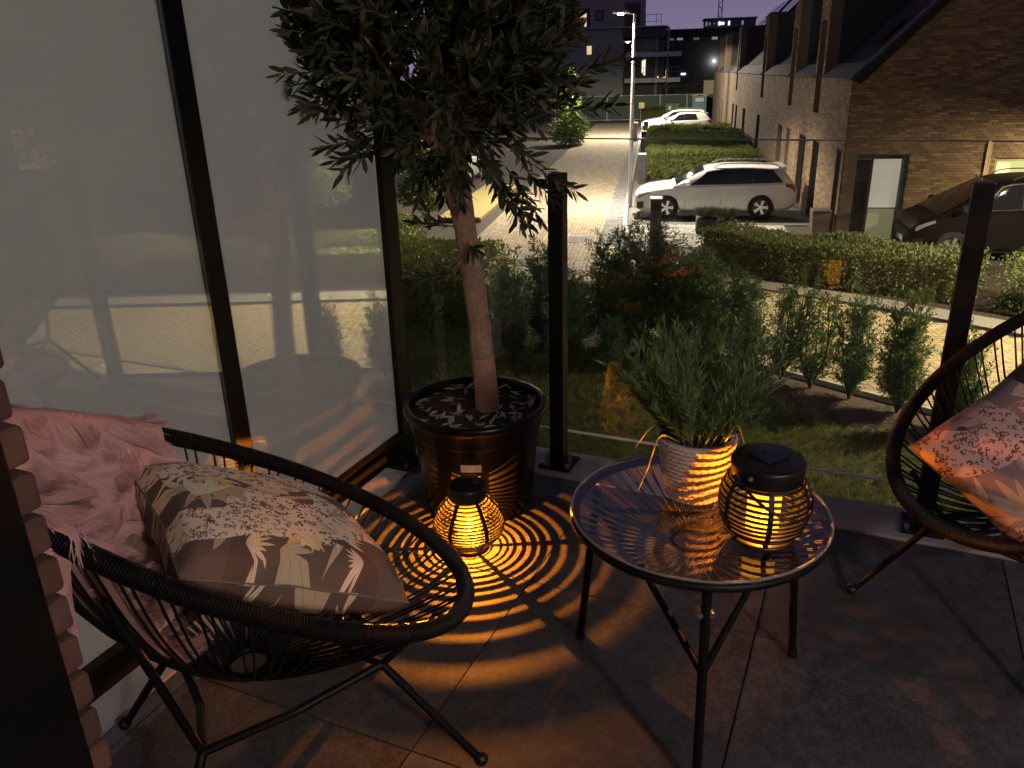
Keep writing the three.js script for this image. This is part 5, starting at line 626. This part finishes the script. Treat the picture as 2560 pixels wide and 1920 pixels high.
{
  const grassL = (() => { const L = new Leaves(), f = rand(15); for (let k = 0; k < 700; k++) { const a = f() * 6.28, l = 0.3 + 0.9 * f(), d = V3(Math.cos(a) * l, 1, Math.sin(a) * l).normalize(), s = 0.7 + 0.6 * f(); L.long(V3(Math.cos(a) * 0.1 * f(), 0.4, Math.sin(a) * 0.1 * f()), d, V3(0, 1, 0.1), 0.22 + 0.2 * f(), 0.008, [s, s, s], -0.35 * f()); } return L.build(); })(), gm = mat(0.16, 0.2, 0.11, 0.8, { vertexColors: true });
  for (const [s, l] of [[1.5, 'dark cube planter of ornamental grass, farther from the brick houses'], [2.02, 'dark cube planter of ornamental grass, closer to the brick houses']]) { const p = thing('grass_planter', l, 'planter', 'cube planters on the gravel'); onStreet(p, s, 22.1 + (s > 1.6 ? -0.12 : 0.1)); mesh('tub', rbox(0.5, 0.42, 0.5, 0.015, 0, 0.21, 0), mat(0.05, 0.045, 0.04, 0.7), p); stuff(mesh('grass_tuft', grassL, gm, p)); }
  const b = thing('waste_bin', 'brown wheeled waste bin standing against the brick house corner', 'bin'); onStreet(b, 4.22, 21.15); b.scale.setScalar(0.78); { const g = loft([0, 0.25, 0.7, 0.98].map((v) => v), (x) => { const w = lerp(0.21, 0.26, x), d = lerp(0.22, 0.29, x); return [[w, d], [w, -d], [-w, -d], [-w, d]]; }); g.rotateZ(Math.PI / 2); g.rotateY(0); mesh('bin_body', toCreasedNormals(g, 0.5), mat(0.14, 0.1, 0.085, 0.6), b); mesh('bin_lid', rbox(0.56, 0.06, 0.62, 0.02, 0, 1.01, 0), mat(0.13, 0.09, 0.08, 0.55), b); for (const sg of [-1, 1]) mesh('wheel', cyl(0.1, 0.1, 0.05, 20, sg * 0.24, 0.1, -0.24, 0, Math.PI / 2), tyreM, b); }
  const k = thing('litter_bin', 'slim grey litter bin beside the distant street lamp', 'bin'); onStreet(k, -1.05, 52.5); mesh('housing', rbox(0.3, 1.0, 0.3, 0.02, 0, 0.52, 0), mat(0.3, 0.28, 0.28, 0.6), k); mesh('hood', rbox(0.34, 0.06, 0.34, 0.02, 0, 1.06, 0), mat(0.6, 0.58, 0.56, 0.5), k);
  const w = thing('timber_deck', 'low yellow slatted timber deck left of the street', 'deck'); onStreet(w, -5.6, 27.5); for (let i = 0; i < 9; i++) mesh('board', box(0.13, 0.05, 7.5, -0.66 + i * 0.145, 0.12, 0), mat(0.4 + 0.02 * (i % 3), 0.33, 0.12, 0.7), w); mesh('deck_frame', box(1.34, 0.1, 7.4, -0.08, 0.045, 0), mat(0.15, 0.11, 0.06, 0.9), w);
  const sg = thing('yellow_sign', 'small square yellow sign on a post by the box hedge', 'sign'); onStreet(sg, -1.0, 71.5); mesh('post', bar(V3(0, 0, 0), V3(0, 1.55, 0), 0.025), MT.galv, sg); mesh('board', rbox(0.46, 0.46, 0.02, 0.008, 0.05, 1.3, 0.03), mat(0.7, 0.6, 0.14, 0.5), sg);
  const cb = thing('utility_cabinet', 'green utility cabinet with a small notice near the portable toilet', 'cabinet'); onStreet(cb, 1.55, 71); mesh('housing', rbox(1.1, 1.45, 0.5, 0.02, 0, 0.72, 0), mat(0.07, 0.11, 0.03, 0.6), cb); mesh('notice', box(0.22, 0.3, 0.01, -0.2, 1.1, 0.258), mat(0.65, 0.58, 0.35, 0.6), cb); mesh('door_gap', box(0.01, 1.2, 0.004, 0.1, 0.7, 0.252), MT.blackPlastic, cb);
  const to = thing('portable_toilet', 'blue portable toilet cabin with pale roof beside the row houses', 'toilet cabin'); onStreet(to, 3.75, 72); mesh('cabin_wall', rbox(1.15, 1.95, 1.15, 0.03, 0, 1.0, 0), mat(0.1, 0.2, 0.25, 0.5), to); mesh('roof', merge([box(0.72, 0.05, 1.3, -0.3, 2.03, 0, 0, 0, 0.18), box(0.72, 0.05, 1.3, 0.3, 2.03, 0, 0, 0, -0.18)]), mat(0.62, 0.52, 0.42, 0.7), to); mesh('door', rbox(0.72, 1.6, 0.03, 0.01, 0, 0.9, 0.58), mat(0.12, 0.24, 0.3, 0.5), to); mesh('notice', box(0.66, 0.28, 0.012, 0, 1.66, 0.604), mat(0.7, 0.6, 0.48, 0.6), to);
}
{ // green mesh site fence across the end of the street
  const fm = mat(0.045, 0.07, 0.05, 0.8); for (let i = 0; i < 6; i++) { const s = -7.3 + i * 2.25, p = thing('site_fence', 'dark green screened site fence panel across the street end', 'fence', 'site fence panels'); onStreet(p, s, 73.6); mesh('mesh_cloth', patch(10, 3, (u, v) => V3(lerp(-1.08, 1.08, u), lerp(0.08, 1.98, v), 0.02 * Math.sin(u * 9 + i))), fm, p); mesh('frame', merge([bar(V3(-1.1, 0, 0), V3(-1.1, 2.05, 0), 0.02), bar(V3(1.1, 0, 0), V3(1.1, 2.05, 0), 0.02), bar(V3(-1.1, 2.03, 0), V3(1.1, 2.03, 0), 0.02), bar(V3(-1.1, 0.06, 0), V3(1.1, 0.06, 0), 0.02)]), MT.galv, p); mesh('foot_block', box(0.6, 0.12, 0.22, -1.1, 0.06, 0.0), mat(0.3, 0.29, 0.27, 0.9), p); }
  const y = thing('rendered_wall', 'short yellow rendered garden wall beyond the portable toilet', 'wall'); onStreet(y, 5.2, 80); mesh('wall', box(1.4, 2.95, 0.3, 0, 1.47, 0), mat(0.6, 0.5, 0.3, 0.9), y); mesh('coping', box(1.5, 0.08, 0.4, 0, 2.99, 0), mat(0.4, 0.35, 0.25, 0.8), y);
}
// ================================================================ APARTMENT BLOCK AND FAR SKYLINE
{
  const T = 88, k = T / 72, hh = (h) => 4.2 + (h - 3.85) * k, A = thing('apartment_block', 'grey apartment block with white balcony slabs and a setback top floor', 'building'); onStreet(A, 0, T, 0);
  const wm = mat(0.26, 0.265, 0.25, 0.9, { bumpMap: rep(grainTex, 0.3, 0.3), bumpScale: 0.02 }), pl = mat(0.3, 0.28, 0.24, 0.9), up = mat(0.24, 0.22, 0.24, 0.9);
  const x1 = 0.77 * k, x0 = -24, top = hh(6.95), set = -0.93 * k, wing = -2.6 * k;
  const sh = new THREE.Shape(); sh.moveTo(x0, 0); sh.lineTo(wing, 0); sh.lineTo(wing, top); sh.lineTo(x0, top); sh.closePath(); const wins = [[-5.6, -5.2, 5.02, 5.68], [-5.6, -5.2, 3.78, 4.45], [-5.6, -5.2, 3.02, 3.66], [-8.5, -7.9, 4.9, 5.7]].map((q) => [q[0] * k, q[1] * k, hh(q[2]), hh(q[3])]);
  for (const [a, b, c, d] of wins) { const h = new THREE.Path(); h.moveTo(a, c); h.lineTo(b, c); h.lineTo(b, d); h.lineTo(a, d); h.closePath(); sh.holes.push(h); }
  mesh('wall', new THREE.ExtrudeGeometry(sh, { depth: 8, bevelEnabled: false }).translate(0, 0, -8), wm, A); mesh('plinth', box(wing - x0 + 0.1, hh(2.5), 0.12, (wing + x0) / 2, hh(2.5) / 2, 0.07), pl, A);
  const lit = [mat(0.6, 0.5, 0.35, 0.8, { emissive: col(0.85, 0.6, 0.32), emissiveIntensity: 0.7 }), mat(0.4, 0.42, 0.4, 0.3), mat(0.4, 0.42, 0.4, 0.3), mat(0.3, 0.25, 0.2, 0.4)];
  wins.forEach(([a, b, c, d], i) => { const g = new THREE.Group(); g.name = 'window'; g.position.set((a + b) / 2, (c + d) / 2, -0.12); A.add(g); mesh(i ? 'pane' : 'lit_window_pane', box(b - a, d - c, 0.04), lit[i], g); });
  // recessed balcony bay on the right
  mesh('bay_wall', box(x1 - wing, top, 6, (x1 + wing) / 2, top / 2, -5.4), mat(0.1, 0.09, 0.085, 0.9), A); mesh('roof_band', box(x1 - wing + 0.2, 0.9, 2.6, (x1 + wing) / 2, top - 0.45, -1.2), mat(0.075, 0.075, 0.07, 0.9), A); mesh('roof_ledge', box(x1 - x0 + 0.3, 0.1, 9, (x1 + x0) / 2 + 0.1, top + 0.05, -4), mat(0.42, 0.38, 0.34, 0.8), A);
  const slabM = mat(0.6, 0.55, 0.53, 0.8), colM = mat(0.3, 0.27, 0.25, 0.8), railM = mat(0.16, 0.16, 0.16, 0.6);
  for (const [h, xr] of [[4.87, 2.15], [2.9, 2.12]]) { const y = hh(h), g = new THREE.Group(); g.name = 'balcony'; A.add(g); const w = xr * k - wing - 0.2; for (let i = 0; i < 4; i++) mesh('slab_panel', box(w / 4 - 0.07, 0.42, 2.4, wing + 0.2 + w * (i + 0.5) / 4, y, -0.2), slabM, g); const r = [bar(V3(wing + 0.2, y + 1.2, 0.95), V3(xr * k, y + 1.2, 0.95), 0.025, 6), bar(V3(wing + 0.2, y + 0.75, 0.95), V3(xr * k, y + 0.75, 0.95), 0.018, 6)]; for (let i = 0; i <= 6; i++) r.push(bar(V3(lerp(wing + 0.2, xr * k, i / 6), y + 0.2, 0.95), V3(lerp(wing + 0.2, xr * k, i / 6), y + 1.2, 0.95), 0.022, 6)); mesh('railing', merge(r), railM, g); }
  for (const x of [0.15, 1.05]) mesh('pillar', box(0.24, top, 0.24, x * k, top / 2, -1.0), colM, A);
  const li = (x, y, w, h, e, n) => mesh('lit_window', box(w, h, 0.05, x * k, hh(y), -2.35), mat(0.8, 0.7, 0.5, 0.8, { emissive: e, emissiveIntensity: n }), A);
  li(-1.0, 3.95, 0.14, 1.2, col(1, 0.86, 0.6), 1.3); li(-0.84, 3.9, 0.14, 1.5, col(1, 0.86, 0.6), 1.3); li(1.05, 3.3, 0.28, 0.9, col(1, 0.55, 0.3), 0.7); li(0.28, 3.06, 0.2, 0.25, col(1, 0.7, 0.45), 1.1); li(0.95, 3.02, 0.5, 0.2, col(1, 0.7, 0.45), 1.0);
  mesh('bay_window', box(2.2, 1.7, 0.05, -0.6 * k, hh(5.75), -2.38), mat(0.04, 0.04, 0.045, 0.2), A);
  // setback top floor
  const th = 5.2, tw = set - x0; mesh('top_floor', box(tw, th, 6, x0 + tw / 2, top + 0.1 + th / 2, -5.2), up, A);
  for (const [a, b, y0, y1, l] of [[-7.82, -6.75, 7.68, 8.56, 0], [-6.5, -5.5, 7.1, 8.62, 1], [-5.07, -4.35, 7.66, 8.46, 0]]) { const g = new THREE.Group(); g.name = 'top_window'; A.add(g); mesh('frame', box((b - a) * k, (y1 - y0) * k, 0.12, (a + b) / 2 * k, (hh(y0) + hh(y1)) / 2, -2.18), mat(0.015, 0.014, 0.014, 0.6), g); if (l) for (const [u, v] of [[7.12, 7.72], [7.8, 8.42]]) mesh('lit_window_pane', box(0.5 * k, (v - u) * k, 0.04, -6.02 * k, (hh(u) + hh(v)) / 2, -2.1), mat(0.7, 0.6, 0.5, 0.8, { emissive: col(0.8, 0.56, 0.4), emissiveIntensity: 0.8 }), g); else mesh('pane', box((b - a) * k - 0.3, (y1 - y0) * k - 0.25, 0.04, (a + b) / 2 * k, (hh(y0) + hh(y1)) / 2, -2.1), mat(0.05, 0.045, 0.05, 0.2), g); }
  mesh('roof_terrace_recess', box(1.6, 2.2, 0.1, -1.95 * k, top + 1.3, -2.17), mat(0.05, 0.048, 0.05, 0.8), A); const rr_ = []; for (const h of [0.35, 1.0]) rr_.push(bar(V3(set, top + h + 0.2, -1.2), V3(0.45 * k, top + h + 0.2, -1.2), 0.03, 6)); for (const x of [set + 0.1, 0.0, 0.4 * k]) rr_.push(bar(V3(x, top + 0.1, -1.2), V3(x, top + 1.2, -1.2), 0.03, 6)); mesh('roof_railing', merge(rr_), MT.galv, A);
}
{
  const T = 98, k = T / 72, hh = (h) => 4.2 + (h - 3.85) * k, A = thing('dark_hall', 'long dark flat roofed hall with small pale upper windows', 'building'); onStreet(A, 0, T, 0);
  mesh('wall', box(8.0 * k, hh(6.6), 10, 4.6 * k, hh(6.6) / 2, -5), mat(0.03, 0.032, 0.038, 0.9), A); mesh('parapet', box(8.1 * k, 0.9, 10.2, 4.6 * k, hh(6.6) - 0.3, -5), mat(0.012, 0.012, 0.014, 0.9), A); for (const [x, e] of [[1.25, 0.05], [1.95, 0.16], [3.25, 0.05], [4.7, 0.16]]) mesh('lit_window', rbox(0.62, 0.34, 0.06, 0.1, x * k, hh(5.98), 0.06), mat(0.2, 0.2, 0.22, 0.4, { emissive: col(0.85, 0.85, 1), emissiveIntensity: e }), A);
  mesh('wall_lamp', rbox(0.22, 0.26, 0.15, 0.05, 4.76 * k, hh(4.22), 0.1), mat(0.8, 0.8, 0.8, 0.4, { emissive: col(1, 0.95, 0.85), emissiveIntensity: 4 }), A); for (let i = 0; i < 3; i++) mesh('blue_light', box(0.17, 0.2, 0.1, (2.22 + 0.13 * i) * k, hh(3.31), 0.1), mat(0.6, 0.7, 0.9, 0.4, { emissive: col(0.45, 0.7, 1), emissiveIntensity: 2.2 }), A);
  const pl = new THREE.PointLight(col(1, 0.95, 0.85), 6, 0, 2); pl.position.set(4.76 * k, hh(4.22), 0.4); A.add(pl);
}
{
  const T = 240, k = T / 72, hh = (h) => 4.2 + (h - 3.85) * k, A = thing('hilltop_building', 'distant long lit building on a dark wooded hill', 'building'); onStreet(A, 0, T, 0);
  mesh('wall', box(3.95 * k, 2.6, 8, 5.85 * k, hh(6.95), -4), mat(0.1, 0.1, 0.14, 0.9), A); mesh('flat_roof', box(4.15 * k, 0.4, 9, 5.85 * k, hh(7.36), -4), mat(0.1, 0.09, 0.13, 0.9), A);
  for (const [x, w, h, e] of [[5.02, 0.16, 0.2, 7], [5.27, 0.15, 0.15, 6], [5.75, 0.13, 0.3, 1.6], [6.8, 0.16, 0.3, 0.14], [4.0, 0.16, 0.3, 0.12], [4.25, 0.1, 0.22, 0.14], [4.6, 0.08, 0.12, 0.1]]) mesh('lit_window', box(w * k, h * k, 0.2, x * k, hh(7.02), 0.05), mat(0.6, 0.62, 0.7, 0.5, { emissive: col(0.75, 0.85, 1), emissiveIntensity: e }), A);
  const hill = structure('hill', 'low dark wooded hill on the skyline', 'hill'); onStreet(hill, 0, 0, 0); const g = patch(60, 8, (u, v) => { const s = lerp(-60, 140, u), h = (10.5 + 2.4 * Math.exp(-Math.pow((s - 18) / 16, 2)) + 1.6 * (fbm(s * 0.12 + 20, 4, 4) - 0.5)) * (1 - Math.pow(v * 2 - 1, 2)); return V3(s, h, -(210 + 60 * v)); }); mesh('slope', g, mat(0.02, 0.022, 0.02, 0.95), hill);
  const m = thing('lattice_mast', 'tall thin lattice crane mast rising above the distant building', 'mast'); onStreet(m, 5.13 * k, T + 6, 10); const rg = []; for (const [x, z] of [[-0.5, -0.5], [0.5, -0.5], [0.5, 0.5], [-0.5, 0.5]]) rg.push(bar(V3(x, 0, z), V3(x, 46, z), 0.09, 5)); for (let i = 0; i < 38; i++) { const y = i * 1.2, a = i % 2 ? 0.5 : -0.5; rg.push(bar(V3(a, y, 0.5), V3(-a, y + 1.2, 0.5), 0.06, 4), bar(V3(0.5, y, a), V3(0.5, y + 1.2, -a), 0.06, 4), bar(V3(a, y, -0.5), V3(-a, y + 1.2, -0.5), 0.06, 4)); } mesh('lattice', merge(rg), mat(0.12, 0.05, 0.05, 0.7), m);
}

{ // dark block added right of the garden to cover the sky mirrored in the screen
  const A = thing('added_sky_block', 'added dark block covering the sky mirrored in the frosted screen', 'building'); put(A, V3(33, GROUND, -11), -72 * D); const wm = mat(0.12, 0.085, 0.065, 0.9, { bumpMap: rep(grainTex, 0.4, 0.4), bumpScale: 0.02 });
  mesh('wall', box(40, 13, 9, 0, 6.5, -4.5), wm, A); mesh('roof_edge', box(40.4, 0.4, 9.4, 0, 13.2, -4.5), MT.anthracite, A);
  for (let i = 0; i < 8; i++) for (let j = 0; j < 4; j++) { const w = new THREE.Group(); w.name = 'window'; w.position.set(-17 + i * 4.8, 1.9 + j * 3.0, 0.02); A.add(w); mesh('frame', box(1.7, 1.7, 0.06), MT.anthracite, w); const on = (i * 7 + j * 5) % 13 === 2; mesh(on ? 'lit_window_pane' : 'pane', box(1.5, 1.5, 0.04, 0, 0, 0.03), on ? mat(0.6, 0.45, 0.3, 0.7, { emissive: col(1, 0.66, 0.4), emissiveIntensity: 0.3 }) : MT.darkGlass, w); }
}
// ---------------------------------------------------------------- shadows on for everything, then draw
scene.traverse((o) => { if (o.isMesh) { o.castShadow = true; o.receiveShadow = true; } });
renderer.render(scene, camera);
